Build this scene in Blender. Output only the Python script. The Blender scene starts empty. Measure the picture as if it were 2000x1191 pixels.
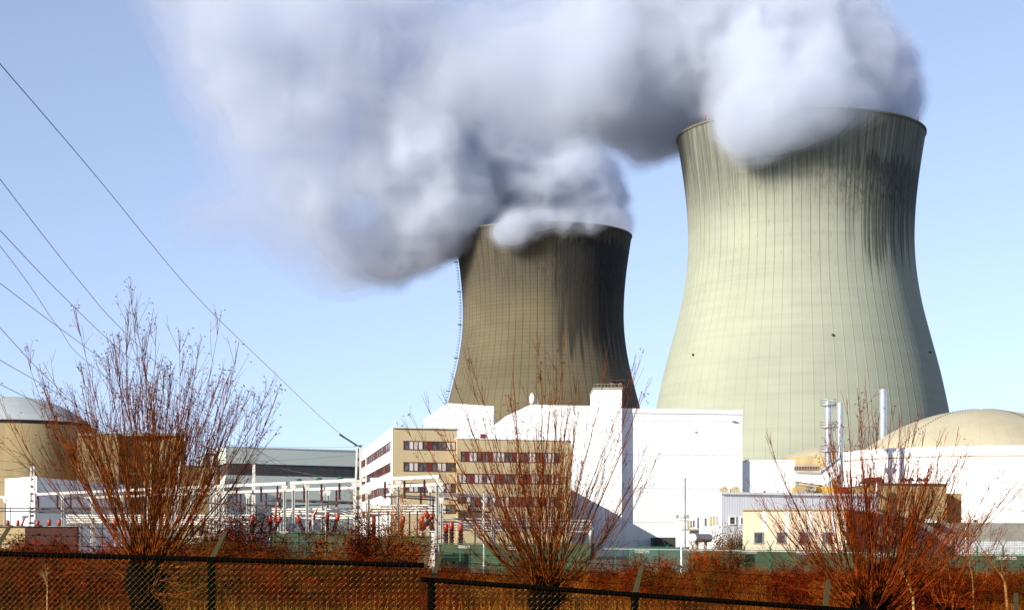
import bpy, bmesh, math, random
import numpy as np
from mathutils import Vector
R = math.radians
random.seed(7)
scn = bpy.context.scene
col = scn.collection

# ---------------------------------------------------------------- camera
F = 3500.0; HZ = 1055.0; CX = 1000.0; CZ = 3.0      # focal length in photo pixels, horizon row, eye height
cam_d = bpy.data.cameras.new('camera'); cam = bpy.data.objects.new('camera', cam_d); col.objects.link(cam)
cam_d.sensor_width = 36; cam_d.sensor_fit = 'HORIZONTAL'; cam_d.lens = F/2000*36
cam_d.shift_y = (HZ-595.5)/2000
cam_d.clip_start = 0.5; cam_d.clip_end = 20000
cam.location = (0, 0, CZ); cam.rotation_euler = (R(90), 0, 0)
scn.camera = cam

# ---------------------------------------------------------------- sky and sun
SUN_AZ = 48.0      # degrees from behind the camera round to its left
SUN_EL = 21.5
world = bpy.data.worlds.new('World'); scn.world = world; world.use_nodes = True
wn = world.node_tree.nodes; wl = world.node_tree.links
for n in list(wn): wn.remove(n)
sky = wn.new('ShaderNodeTexSky'); sky.sky_type = 'NISHITA'; sky.sun_disc = False
sky.sun_elevation = R(SUN_EL); sky.sun_rotation = R(180+SUN_AZ)
sky.air_density = 1.0; sky.dust_density = 0.3; sky.ozone_density = 2.5; sky.altitude = 0
bg = wn.new('ShaderNodeBackground'); bg.inputs[1].default_value = 0.116
wo = wn.new('ShaderNodeOutputWorld')
tcw = wn.new('ShaderNodeTexCoord'); mpw = wn.new('ShaderNodeMapping'); mpw.inputs['Location'].default_value = (0, 0, 0.11)
wl.new(tcw.outputs['Generated'], mpw.inputs[0]); wl.new(mpw.outputs[0], sky.inputs[0])
hs = wn.new('ShaderNodeMix'); hs.data_type = 'RGBA'; hs.blend_type = 'MULTIPLY'; hs.inputs[0].default_value = 1.0; hs.inputs[7].default_value = (0.92, 0.98, 1.16, 1)
hv = wn.new('ShaderNodeHueSaturation'); hv.inputs['Saturation'].default_value = 0.72; hv.inputs['Value'].default_value = 1.0
wl.new(sky.outputs[0], hs.inputs[6]); wl.new(hs.outputs[2], hv.inputs['Color']); wl.new(hv.outputs[0], bg.inputs[0]); wl.new(bg.outputs[0], wo.inputs[0])
sun_d = bpy.data.lights.new('sun', 'SUN'); sun_d.energy = 5.0; sun_d.angle = R(0.5); sun_d.color = (1.0, 0.935, 0.82)
sun = bpy.data.objects.new('sun', sun_d); col.objects.link(sun)
SDIR = Vector((-math.cos(R(SUN_EL))*math.sin(R(SUN_AZ)), -math.cos(R(SUN_EL))*math.cos(R(SUN_AZ)), math.sin(R(SUN_EL))))
sun.rotation_euler = SDIR.to_track_quat('Z', 'Y').to_euler()
scn.view_settings.view_transform = 'Standard'; scn.view_settings.look = 'None'
scn.view_settings.gamma = 1; scn.view_settings.exposure = 0.78; scn.view_settings.use_curve_mapping = False
scn.render.engine = 'CYCLES'
cy = scn.cycles
cy.max_bounces = 11; cy.diffuse_bounces = 2; cy.glossy_bounces = 2; cy.transmission_bounces = 2
cy.volume_bounces = 9; cy.transparent_max_bounces = 16

# ---------------------------------------------------------------- node helper
class V:
    """a socket with arithmetic"""
    def __init__(s, nt, k): s.nt = nt; s.k = k
    def _m(s, op, *a):
        n = s.nt.nodes.new('ShaderNodeMath'); n.operation = op
        for i, v in enumerate((s,)+a):
            if isinstance(v, V): s.nt.links.new(v.k, n.inputs[i])
            else: n.inputs[i].default_value = v
        return V(s.nt, n.outputs[0])
    def __add__(s, o): return s._m('ADD', o)
    __radd__ = __add__
    def __mul__(s, o): return s._m('MULTIPLY', o)
    __rmul__ = __mul__
    def __sub__(s, o): return s._m('SUBTRACT', o)
    def __rsub__(s, o): return (s*-1)+o
    def __truediv__(s, o): return s._m('DIVIDE', o)
    def frac(s): return s._m('FRACT')
    def floor(s): return s._m('FLOOR')
    def abs(s): return s._m('ABSOLUTE')
    def atan2(s, o): return s._m('ARCTAN2', o)
    def max(s, o): return s._m('MAXIMUM', o)
    def min(s, o): return s._m('MINIMUM', o)
    def gt(s, o): return s._m('GREATER_THAN', o)
    def sstep(s, a, b):
        n = s.nt.nodes.new('ShaderNodeMapRange'); n.interpolation_type = 'SMOOTHSTEP'
        s.nt.links.new(s.k, n.inputs[0])
        fl = a > b
        n.inputs[1].default_value = min(a, b); n.inputs[2].default_value = max(a, b)
        n.inputs[3].default_value = 1.0 if fl else 0.0; n.inputs[4].default_value = 0.0 if fl else 1.0
        return V(s.nt, n.outputs[0])
def coords(nt, kind='Object'):
    t = nt.nodes.new('ShaderNodeTexCoord'); s = nt.nodes.new('ShaderNodeSeparateXYZ')
    nt.links.new(t.outputs[kind], s.inputs[0])
    return [V(nt, s.outputs[i]) for i in range(3)]
def vec(nt, x, y, z):
    c = nt.nodes.new('ShaderNodeCombineXYZ')
    for i, v in enumerate((x, y, z)):
        if isinstance(v, V): nt.links.new(v.k, c.inputs[i])
        else: c.inputs[i].default_value = v
    return c.outputs[0]
def noise(nt, v, scale, detail=4, rough=0.55):
    n = nt.nodes.new('ShaderNodeTexNoise'); n.inputs['Scale'].default_value = scale
    n.inputs['Detail'].default_value = detail; n.inputs['Roughness'].default_value = rough
    nt.links.new(v, n.inputs['Vector']); return V(nt, n.outputs['Fac'])
def mixc(nt, f, a, b):
    n = nt.nodes.new('ShaderNodeMix'); n.data_type = 'RGBA'
    for key, v in ((0, f), (6, a), (7, b)):
        if isinstance(v, V): nt.links.new(v.k, n.inputs[key])
        elif hasattr(v, 'is_output'): nt.links.new(v, n.inputs[key])
        elif key == 0: n.inputs[0].default_value = v
        else: n.inputs[key].default_value = (*v, 1)
    return n.outputs[2]
def newmat(name):
    m = bpy.data.materials.new(name); m.use_nodes = True
    nt = m.node_tree; b = nt.nodes['Principled BSDF']
    return m, nt, b
def bump(nt, b, h, strength=0.3, dist=0.05):
    n = nt.nodes.new('ShaderNodeBump'); n.inputs['Strength'].default_value = strength; n.inputs['Distance'].default_value = dist
    nt.links.new(h.k, n.inputs['Height']); nt.links.new(n.outputs[0], b.inputs['Normal'])

def plain(name, c, rough=0.6, metal=0.0, var=0.25, scale=3.0, c2=None, streak=False):
    """base colour broken up by noise; streak makes rain-washed vertical marks"""
    m, nt, b = newmat(name)
    x, y, z = coords(nt)
    v = vec(nt, x*1.0, y*1.0, z*(0.12 if streak else 1.0))
    n = noise(nt, v, scale, 5, 0.6)
    f = n.sstep(0.35, 0.68)
    c2 = c2 or tuple(k*(1-var) for k in c)
    nt.links.new(mixc(nt, f, c, c2), b.inputs['Base Color'])
    b.inputs['Roughness'].default_value = rough; b.inputs['Metallic'].default_value = metal
    return m
def cladding(name, c, pitch=0.35, depth=0.12, var=0.12, panel=None, rough=0.5, k=(0.55, 0.5)):
    """profiled metal sheet: upright ribs along x+y, faint rain streaks and sheet joints"""
    m, nt, b = newmat(name)
    x, y, z = coords(nt)
    s = x+y*0.93
    rib = ((s*(1/pitch)).frac()-0.5).abs().sstep(0.36, 0.48)
    n = noise(nt, vec(nt, x, y, z*0.08), 0.9, 5, 0.65).sstep(0.35, 0.75)
    f = rib*k[0]+n*k[1]
    if panel:
        j = ((z*(1/panel)).frac()-0.5).abs().sstep(0.485, 0.497)
        f = f+j*0.9
    f = f.min(1.0)
    c2 = tuple(k*(1-var-depth) for k in c)
    nt.links.new(mixc(nt, f, c, c2), b.inputs['Base Color'])
    b.inputs['Roughness'].default_value = rough
    bump(nt, b, rib, 0.35, 0.05)
    return m

# ---------------------------------------------------------------- mesh helpers
def P(px, py, D): return Vector(((px-CX)/F*D, D, CZ+(HZ-py)/F*D))
def X(px, D): return (px-CX)/F*D
def Z(py, D): return CZ+(HZ-py)/F*D
class MB:
    def __init__(s): s.v = []; s.f = []
    def face(s, *pts):
        i = len(s.v); s.v += [tuple(p) for p in pts]; s.f.append(tuple(range(i, i+len(pts)))); return s
    def hexa(s, b, t):
        """closed solid from a bottom ring and a top ring of equal length (counter-clockwise from above)"""
        i = len(s.v); n = len(b); s.v += [tuple(p) for p in b]+[tuple(p) for p in t]
        s.f.append(tuple(i+k for k in reversed(range(n)))); s.f.append(tuple(i+n+k for k in range(n)))
        for k in range(n):
            a = (k+1) % n; s.f.append((i+k, i+a, i+n+a, i+n+k))
        return s
    def box(s, x0, x1, y0, y1, z0, z1):
        return s.hexa([(x0,y0,z0),(x1,y0,z0),(x1,y1,z0),(x0,y1,z0)], [(x0,y0,z1),(x1,y0,z1),(x1,y1,z1),(x0,y1,z1)])
    def prism(s, ring, z0, z1):
        """ring of (x,y) or (x,y,ztop)"""
        a = sum(ring[k][0]*ring[(k+1)%len(ring)][1]-ring[(k+1)%len(ring)][0]*ring[k][1] for k in range(len(ring)))
        if a < 0: ring = ring[::-1]
        return s.hexa([(p[0],p[1],z0) for p in ring], [(p[0],p[1],(p[2] if len(p) > 2 else z1)) for p in ring])
    def tube(s, pts, rad, n=6, cap=True):
        pts = [Vector(p) for p in pts]
        if not hasattr(rad, '__len__'): rad = [rad]*len(pts)
        i0 = len(s.v); up = None
        for k, p in enumerate(pts):
            d = (pts[min(k+1, len(pts)-1)]-pts[max(k-1, 0)])
            if d.length < 1e-9: d = Vector((0,0,1))
            d.normalize()
            if up is None:
                up = Vector((0,0,1)) if abs(d.z) < .9 else Vector((1,0,0))
            u = d.cross(up)
            if u.length < 1e-6: u = d.cross(Vector((1,0.3,0)))
            u.normalize(); w = u.cross(d); up = w
            for q in range(n):
                t = 2*math.pi*(q+.5)/n
                s.v.append(tuple(p+(u*math.cos(t)+w*math.sin(t))*rad[k]))
        for k in range(len(pts)-1):
            a = i0+k*n
            for q in range(n):
                r = (q+1) % n; s.f.append((a+q, a+r, a+n+r, a+n+q))
        if cap and n > 2:
            s.f.append(tuple(i0+q for q in reversed(range(n)))); e = i0+(len(pts)-1)*n; s.f.append(tuple(e+q for q in range(n)))
        return s
    def lathe(s, cx, cy, prof, n=48, closed=True):
        i0 = len(s.v)
        for r, z in prof:
            for q in range(n):
                t = 2*math.pi*q/n; s.v.append((cx+r*math.cos(t), cy+r*math.sin(t), z))
        for k in range(len(prof)-1):
            a = i0+k*n
            for q in range(n):
                r = (q+1) % n; s.f.append((a+q, a+r, a+n+r, a+n+q))
        if closed:
            s.f.append(tuple(i0+q for q in reversed(range(n)))); e = i0+(len(prof)-1)*n; s.f.append(tuple(e+q for q in range(n)))
        return s
    def build(s, name, mat, parent=None, smooth=False, loc=None, auto=None):
        me = bpy.data.meshes.new(name)
        v = s.v
        if loc is not None: v = [(a-loc[0], b-loc[1], c-loc[2]) for a, b, c in v]
        me.from_pydata(v, [], s.f); me.update()
        if mat: me.materials.append(mat)
        if smooth:
            me.polygons.foreach_set('use_smooth', [True]*len(me.polygons))
            if auto: me.set_sharp_from_angle(angle=R(auto))
        o = bpy.data.objects.new(name, me); col.objects.link(o)
        if loc is not None and parent is None: o.location = loc
        if parent: o.parent = parent
        return o
def tag(o, label=None, cat=None, group=None, kind=None):
    if label: o['label'] = label
    if cat: o['category'] = cat
    if group: o['group'] = group
    if kind: o['kind'] = kind
    return o
def thing(name, label, cat, loc=(0,0,0), group=None):
    """an Empty at the thing's base; its parts are built in world coordinates and offset"""
    o = bpy.data.objects.new(name, None); col.objects.link(o); o.location = loc; o.empty_display_size = 0.5
    return tag(o, label, cat, group)
def part(mb, name, mat, root, label=None, **k):
    """mb is in world coordinates; the part's mesh is made relative to its root"""
    p = root; off = Vector((0,0,0))
    while p is not None: off += p.location; p = p.parent
    o = mb.build(name, mat, root, loc=None, **k)
    me = o.data
    co = np.empty(len(me.vertices)*3, dtype=np.float32); me.vertices.foreach_get('co', co)
    co = (co.reshape(-1, 3)-np.array(off, dtype=np.float32)).ravel(); me.vertices.foreach_set('co', co); me.update()
    if label: o['label'] = label
    return o
def copy_tree(o, parent=None):
    kids = [c for c in bpy.data.objects if c.parent == o]
    c = o.copy(); col.objects.link(c); c.parent = parent
    for ch in kids: copy_tree(ch, c)
    return c
# ---------------------------------------------------------------- ground
m_ground, nt, b = newmat('heath_ground')
x, y, z = coords(nt)
n1 = noise(nt, vec(nt, x, y, 0.0), 0.12, 6, 0.65).sstep(0.35, 0.65)
n2 = noise(nt, vec(nt, x, y, 0.0), 2.5, 6, 0.7).sstep(0.3, 0.7)
c = mixc(nt, n1, (0.045, 0.010, 0.002), (0.07, 0.028, 0.005))
nt.links.new(mixc(nt, n2*0.6, c, (0.015, 0.003, 0.001)), b.inputs['Base Color']); b.inputs['Roughness'].default_value = 1
g = MB(); g.face((-9000, -300, 0), (9000, -300, 0), (9000, 16000, 0), (-9000, 16000, 0))
tag(g.build('ground', m_ground), kind='structure')

# ---------------------------------------------------------------- cooling towers
def tower_mat(name, base, warm, dark, black, n_rib, rib_dark, grid, s):
    m, nt, b = newmat(name)
    x, y, z = coords(nt)
    th = x.atan2(y*-1.0)              # 0 towards the camera side, + to its right
    arc = th*46.0
    base_n = noise(nt, vec(nt, arc, 0.0, z), 0.03, 5, 0.6)
    lift = noise(nt, vec(nt, arc*0.05, 3.0, z), 0.35, 3, 0.6)      # pours of slightly different concrete
    c = mixc(nt, base_n.sstep(0.35, 0.65), base, warm)
    c = mixc(nt, lift.sstep(0.4, 0.75)*0.13, c, dark)
    u = th*(n_rib/(2*math.pi))
    fine = noise(nt, vec(nt, arc, 9.0, z*0.02), 1.1, 5, 0.7)        # streaks down the shell
    fine2 = noise(nt, vec(nt, arc, 19.0, z*0.05), 0.35, 4, 0.7)
    rib = (u.frac()-0.5).abs().sstep(0.40, 0.5)
    brk = noise(nt, vec(nt, arc, 5.0, z*0.03), 0.30, 3, 0.6).sstep(0.25, 0.6)
    top = z.sstep(s['rl'], s['rh'])
    rf = rib*(brk*0.6+0.4)*(top*0.82+0.18)*rib_dark
    c = mixc(nt, rf.min(1.0), c, dark)
    if grid:
        ring = ((z*(1/1.95)).frac()-0.5).abs().sstep(0.36, 0.5)
        c = mixc(nt, ring*0.4*z.sstep(60, 110), c, dark)
        vg = ((u*2).frac()-0.5).abs().sstep(0.36, 0.5)
        c = mixc(nt, vg*0.2*z.sstep(100, 135), c, dark)
    # band of dirt under the rim, all round
    band = z.sstep(s['bl'], s['bh'])*(fine.sstep(0.3, 0.7)*0.6+0.35)
    c = mixc(nt, (band*s['bs']).min(1.0), c, dark)
    # heavy black run-off on the leeward side, each board joint with its own length
    cell = (u*2+0.5).floor()
    ra = noise(nt, vec(nt, cell*0.73, 1.7, 0.0), 1.0, 2, 0.6).sstep(0.32, 0.68)
    rb2 = noise(nt, vec(nt, cell*0.91, 7.7, 0.0), 1.0, 2, 0.6).sstep(0.35, 0.65)
    core = ((u*2).frac()-0.5).abs().sstep(0.10, 0.46)
    sharp = noise(nt, vec(nt, arc, 29.0, z*0.035), 2.2, 4, 0.75).sstep(0.42, 0.58)
    wob = (fine-0.5)*14.0+(ra-0.5)*34.0
    hz = (z+wob)
    side = th.sstep(s['a0'], s['a1'])
    low = hz.sstep(s['l0'], s['l1']); high = (z+(fine2-0.5)*6.0+(rb2-0.5)*5.0).sstep(s['h1'], s['h0'])
    stain = side*low*high*(core*0.55+sharp*0.45+ra*0.25-0.12)
    c = mixc(nt, (stain*3.4).min(1.0)*s['st'], c, black)
    lowp = side*(z+(fine2-0.5)*10+(rb2-0.5)*22).sstep(s['p0'], s['p1'])*high*(0.35+fine2.sstep(0.3, 0.7)*0.65)
    c = mixc(nt, (lowp*1.5).min(1.0)*s['pt'], c, dark)
    blot = noise(nt, vec(nt, arc*1.6, 4.0, z*0.55), 0.5, 6, 0.72).sstep(0.47, 0.60)
    bandm = z.sstep(s['bl']+6, s['bl']+20)*(z+(rb2-0.5)*8).sstep(s['h1']+3, s['h0']-4)*th.sstep(-0.35, 0.6)
    c = mixc(nt, (blot*bandm*0.85), c, black)
    tick = noise(nt, vec(nt, arc*2.0, 14.0, z*0.25), 0.9, 3, 0.6).sstep(0.62, 0.70)
    c = mixc(nt, tick*z.sstep(95, 125)*0.5, c, dark)
    nt.links.new(c, b.inputs['Base Color']); b.inputs['Roughness'].default_value = 0.92
    bump(nt, b, rib+fine*0.5, 0.25, 0.3)
    return m
m_towR = tower_mat('pale_tower_concrete', (0.285, 0.300, 0.220), (0.25, 0.262, 0.195), (0.070, 0.070, 0.055), (0.02, 0.022, 0.02), 84, 0.75, False,
    dict(rl=80, rh=140, bl=120, bh=152, bs=1.2, a0=0.05, a1=0.75, l0=114, l1=140, h0=148, h1=153, st=0.75, p0=108, p1=140, pt=0.55))
m_towL = tower_mat('weathered_tower_concrete', (0.088, 0.072, 0.038), (0.115, 0.092, 0.050), (0.020, 0.017, 0.011), (0.003, 0.006, 0.006), 72, 0.75, True,
    dict(rl=20, rh=120, bl=120, bh=150, bs=0.95, a0=0.04, a1=0.26, l0=137, l1=152, h0=158, h1=161, st=1.0, p0=98, p1=114, pt=0.95))
m_rim = plain('rim_concrete', (0.12, 0.11, 0.07), 0.9)
m_steel = plain('galvanised_steel', (0.33, 0.33, 0.34), 0.45, 0.3)
m_dark = plain('dark_painted_steel', (0.03, 0.028, 0.026), 0.6)
m_red = plain('red_lamp_glass', (0.5, 0.03, 0.01), 0.4)
PROF = [(66.5, 0), (64, 20), (62.6, 40), (60.4, 55), (56.7, 72), (53.1, 85), (49.6, 98), (47.4, 110), (46.5, 120), (46.4, 128), (46.9, 138), (47.9, 148), (49.2, 157), (50.4, 164), (51.0, 168)]
def lerp_prof(z, pr):
    return float(np.interp(z, [p[1] for p in pr], [p[0] for p in pr]))
def smooth_prof(k=1.0):
    zs = np.linspace(0, 168, 57); raw = np.array([lerp_prof(q, PROF) for q in zs])
    for _ in range(4): raw[1:-1] = (raw[:-2]+2*raw[1:-1]+raw[2:])/4
    return [(r*k, q) for r, q in zip(raw, zs)]
def tower(px, D, k, mat, label):
    cx = X(px, D); root = thing('cooling_tower', label, 'cooling tower', (cx, D, 0))
    pr = smooth_prof(k)
    pr = [(r, q) for r, q in pr if q >= 9]
    sh = MB(); inner = [(r-0.9, q) for r, q in pr[::-1]]
    loop = pr+[(pr[-1][0]-0.9, 168)]+inner[1:]+[(pr[0][0], pr[0][1])]
    sh.lathe(cx, D, loop, 160, closed=False)
    part(sh, 'shell', mat, root, smooth=True, auto=35)
    rm = MB(); r = pr[-1][0]
    rm.lathe(cx, D, [(r+.02, 167.5), (r+.35, 167.6), (r+.35, 168.4), (r-1.4, 168.4), (r-1.4, 167.9), (r-.9, 167.8)], 160, closed=False)
    part(rm, 'rim', m_rim, root)
    lg = MB(); rb = lerp_prof(0, [(p[0]*k, p[1]) for p in PROF]); rt = pr[0][0]-.4
    for q in range(44):
        a = 2*math.pi*q/44
        for dq in (-.5, .5):
            a2 = a+dq*2*math.pi/44
            lg.tube([(cx+rb*math.cos(a), D+rb*math.sin(a), 0), (cx+rt*math.cos(a2), D+rt*math.sin(a2), 9.3)], .5, 5)
    part(lg, 'leg', m_rim, root, 'ring of slanted concrete legs under the shell')['kind'] = 'stuff'
    return root, pr
towR, prR = tower(1563, 735, 0.985, m_towR, 'huge pale cooling tower with black run-off stains, the larger one at the right')
towL, prL = tower(1061, 995, 0.96, m_towL, 'darker brown weathered cooling tower, the smaller one standing behind the office building')
towL.scale = (1, 1, 1.018)
# warning lamps on the right tower's rim; access ladder on the left tower
def on_shell(px, D, pr, az, z, out=0.0):
    r = float(np.interp(z, [p[1] for p in pr], [p[0] for p in pr]))+out
    return Vector((X(px, D)+r*math.sin(az), D-r*math.cos(az), z))
for az in (-0.98, 0.98):
    p = on_shell(1563, 735, prR, az, 168.5, 0.2); mb = MB()
    mb.tube([p, p+Vector((0,0,1.1))], .16, 6); part(mb, 'lamp_post', m_dark, towR)
    mb = MB(); mb.lathe(p.x, p.y, [(.32, p.z+1.1), (.36, p.z+1.4), (.32, p.z+1.9), (.15, p.z+2.1)], 10); part(mb, 'warning_lamp', m_red, towR)
for az, z in ((-0.03+.1, 81), (-1.02, 76), (1.02, 77)):
    p = on_shell(1563, 735, prR, az, z, 0.3); mb = MB(); mb.lathe(p.x, p.y, [(.3, z-.3), (.55, z), (.5, z+.4), (.25, z+.6)], 8); part(mb, 'shell_lamp', m_dark, towR)
mb = MB(); az0 = -1.52
for s_ in (-.5, .5):
    mb.tube([on_shell(1061, 995, prL, az0+s_*0.012, z, 1.0) for z in range(12, 168, 4)], .1, 4)
z = 12.
while z < 167:
    a = on_shell(1061, 995, prL, az0-.008, z, 1.0); c_ = on_shell(1061, 995, prL, az0+.008, z, 1.0); mb.tube([a, c_], .07, 3)
    for t in (-.016, .016): mb.tube([on_shell(1061, 995, prL, az0+t, z, .9), on_shell(1061, 995, prL, az0+t*.5, z, 2.1)], .09, 3)
    z += 1.6
for z in (30, 48, 66, 84, 102, 120, 138, 154):
    p = on_shell(1061, 995, prL, az0, z, 1.3); mb.box(p.x-1.3, p.x+.9, p.y-1.2, p.y+1.2, z, z+.3)
    mb.box(p.x-1.3, p.x-1.2, p.y-1.2, p.y+1.2, z+.3, z+1.4)
part(mb, 'caged_ladder', m_dark, towL)
# ---------------------------------------------------------------- building materials
m_white = plain('white_render', (0.80, 0.80, 0.78), 0.7, var=0.07, scale=0.3, streak=True)
m_whitec = cladding('white_profiled_cladding', (0.76, 0.76, 0.75), 0.9, 0.2, 0.25, panel=6.5, k=(0.16, 0.35))
m_greyc = cladding('pale_grey_profiled_cladding', (0.68, 0.69, 0.71), 0.5, 0.14, 0.10)
m_lip = plain('white_metal_trim', (0.70, 0.70, 0.68), 0.5, var=0.1)
m_roofd = plain('grey_roof_felt', (0.16, 0.16, 0.15), 0.9)
m_buff, nt, b = newmat('buff_precast_panels')
x, y, z = coords(nt)
s_ = x+y*0.2
jx = ((s_*(1/7.2)).frac()-0.5).abs().sstep(0.492, 0.499); jz = (((z-0.6)*(1/3.24)).frac()-0.5).abs().sstep(0.485, 0.498)
n_ = noise(nt, vec(nt, x, y, z*0.15), 0.5, 5, 0.6).sstep(0.3, 0.8)
c = mixc(nt, n_*0.5, (0.45, 0.355, 0.20), (0.38, 0.30, 0.165)); nt.links.new(mixc(nt, (jx+jz).min(1.0)*0.35, c, (0.20, 0.15, 0.08)), b.inputs['Base Color']); b.inputs['Roughness'].default_value = 0.85
m_buffc = plain('sandy_concrete', (0.36, 0.27, 0.13), 0.9, var=0.30, scale=0.25, streak=True)
m_cream = plain('cream_rendered_panels', (0.50, 0.415, 0.29), 0.8, var=0.08, scale=0.4)
m_maroon = plain('maroon_window_metal', (0.13, 0.012, 0.006), 0.45, var=0.2)
m_glass, nt, b = newmat('window_glass')
x, y, z = coords(nt); n_ = noise(nt, vec(nt, x, y, z), 1.3, 2, 0.5).sstep(0.4, 0.6)
nt.links.new(mixc(nt, n_, (0.025, 0.028, 0.022), (0.09, 0.10, 0.085)), b.inputs['Base Color']); b.inputs['Roughness'].default_value = 0.12
m_curt = plain('white_blind_behind_glass', (0.55, 0.55, 0.48), 0.35, var=0.25, scale=2.5, streak=True)
m_yblind = plain('yellow_blind', (0.55, 0.40, 0.06), 0.5)
m_alu = plain('grey_window_metal', (0.25, 0.26, 0.27), 0.4, 0.3)
m_brick = plain('red_brick_wall', (0.05, 0.012, 0.005), 0.9, var=0.4, scale=4)
m_conc = plain('grey_concrete', (0.30, 0.28, 0.22), 0.9, var=0.3, scale=0.6)
m_rust = plain('rusty_brown_metal', (0.10, 0.022, 0.010), 0.7, var=0.4)
m_silver = plain('silver_flue_metal', (0.62, 0.62, 0.60), 0.28, 0.75, var=0.15)
m_green = plain('green_painted_metal', (0.02, 0.10, 0.045), 0.55, var=0.3)

def on_face(A, B, px):
    k = (px-CX)/F; d = B-A; t = (k*A.y-A.x)/(d.x-k*d.y); return A+d*t
def strip(root, A, B, px0, px1, z0, z1, bays, out=0.10, fw=0.09, name='window_band', mframe=None):
    """a band of windows on the wall A-B: frame with mullions, one pane sub-part per bay. bays = letters d dark, c curtain, r red infill, y yellow"""
    a = on_face(A, B, px0); e = on_face(A, B, px1); a.z = e.z = 0
    d = (e-a); L = d.length; d.normalize(); nrm = Vector((d.y, -d.x, 0))
    if nrm.y > 0 and abs(nrm.y) > .2: nrm = -nrm
    if nrm.dot(Vector((a.x, a.y, 0))) > 0: nrm = -nrm
    def Q(u, v, w): p = a+d*u+nrm*w; return (p.x, p.y, v)
    def bx(mb, u0, u1, v0, v1, w0, w1): mb.hexa([Q(u0,v0,w0),Q(u1,v0,w0),Q(u1,v0,w1),Q(u0,v0,w1)], [Q(u0,v1,w0),Q(u1,v1,w0),Q(u1,v1,w1),Q(u0,v1,w1)])
    fr = MB(); n = len(bays); bx(fr, -fw, L+fw, z0-fw, z0, -.05, out); bx(fr, -fw, L+fw, z1, z1+fw, -.05, out)
    for i in range(n+1):
        u = L*i/n; bx(fr, u-fw*.5, u+fw*.5, z0, z1, -.05, out)
    f = part(fr, name, mframe or m_maroon, root)
    for i, ch in enumerate(bays):
        u0 = L*i/n+fw*.5; u1 = L*(i+1)/n-fw*.5
        if ch == 'r':
            mb = MB(); bx(mb, u0, u1, z0, z1, -.03, out*.8); part(mb, 'infill_panel', m_maroon, f); continue
        mb = MB(); bx(mb, u0, u1, z0, z1, -.03, out*.3)
        part(mb, 'pane', {'d': m_glass, 'c': m_curt, 'y': m_yblind}[ch], f)
        if ch == 'h': pass
    return f
def coping(mb, ring, z, h=0.35, o=0.12):
    c_ = Vector((sum(p[0] for p in ring)/len(ring), sum(p[1] for p in ring)/len(ring)))
    r2 = []
    for p in ring:
        v = Vector((p[0], p[1]))-c_; v = v*(1+o/v.length*1.4)+c_; r2.append((v.x, v.y))
    mb.prism(r2, z, z+h)
def slab(mb, poly, D, depth, zb=0):
    """outline (px,py) at distance D, extruded straight back"""
    pts = [P(a, b_, D) for a, b_ in poly]
    for p in pts: p.z = max(p.z, zb)
    f = [tuple(p) for p in pts]; k = [(p.x, p.y+depth, p.z) for p in pts]
    n = len(f); i = len(mb.v); mb.v += f+k
    ar = sum(f[q][0]*f[(q+1)%n][2]-f[(q+1)%n][0]*f[q][2] for q in range(n))
    fr = tuple(range(i, i+n)); bk = tuple(range(i+n, i+2*n))
    if ar > 0: mb.f.append(fr); mb.f.append(bk[::-1])
    else: mb.f.append(fr[::-1]); mb.f.append(bk)
    for q in range(n):
        r = (q+1) % n; qd = (i+q, i+n+q, i+n+r, i+r); mb.f.append(qd if ar > 0 else qd[::-1])
    return mb

# ---------------------------------------------------------------- office building
Z4 = [(16.80, 17.95), (13.55, 14.75), (10.40, 11.60), (7.2, 8.4)]
off = thing('office_building', 'four storey buff office building with white gable side and maroon window bands', 'building', (X(767,270), 270, 0))
C0 = Vector((X(767,270), 270, 0)); CL = Vector((X(703,348), 348, 0)); C1 = Vector((X(893,273), 273, 0)); TZ = 19.9
bk = CL-C0
mb = MB(); mb.prism([(C0.x,C0.y),(C1.x,C1.y),(C1.x+bk.x,C1.y+bk.y),(CL.x,CL.y)], 0, TZ); part(mb, 'wall', m_buff, off)
# white gable wall, a skin in front of the left side
nl = Vector((-bk.y, bk.x, 0)).normalized(); nl = nl if nl.x < 0 else -nl
mb = MB(); a = C0+nl*.12; e = CL+nl*.12; mb.prism([(C0.x,C0.y-.02),(CL.x,CL.y),(e.x,e.y),(a.x,a.y-.02)], 0, TZ+.02); part(mb, 'gable_wall', m_white, off)
mb = MB(); coping(mb, [(C0.x,C0.y),(C1.x,C1.y),(C1.x+bk.x,C1.y+bk.y),(CL.x,CL.y)], TZ+.03, .18, .2); part(mb, 'roof', m_lip, off)
FA = C0.copy(); FB = C1.copy()
for (z0, z1), bays in zip(Z4, ('dcccdrdddcc', 'dccddrdccdd', 'dccddrccdcd', 'ddcddrddcdd')):
    strip(off, FA, FB, 788.5, 889, z0, z1, bays)
for k, (z0, z1) in enumerate(Z4):
    strip(off, C0+nl*.12, CL+nl*.12, 716.5, 763, z0, z1, 'ddddrdddrdd', name='gable_window_band')
    strip(off, C0+nl*.12, CL+nl*.12, 703.6, 714, z0, z1, 'dddrdd', name='gable_window_band')
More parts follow.
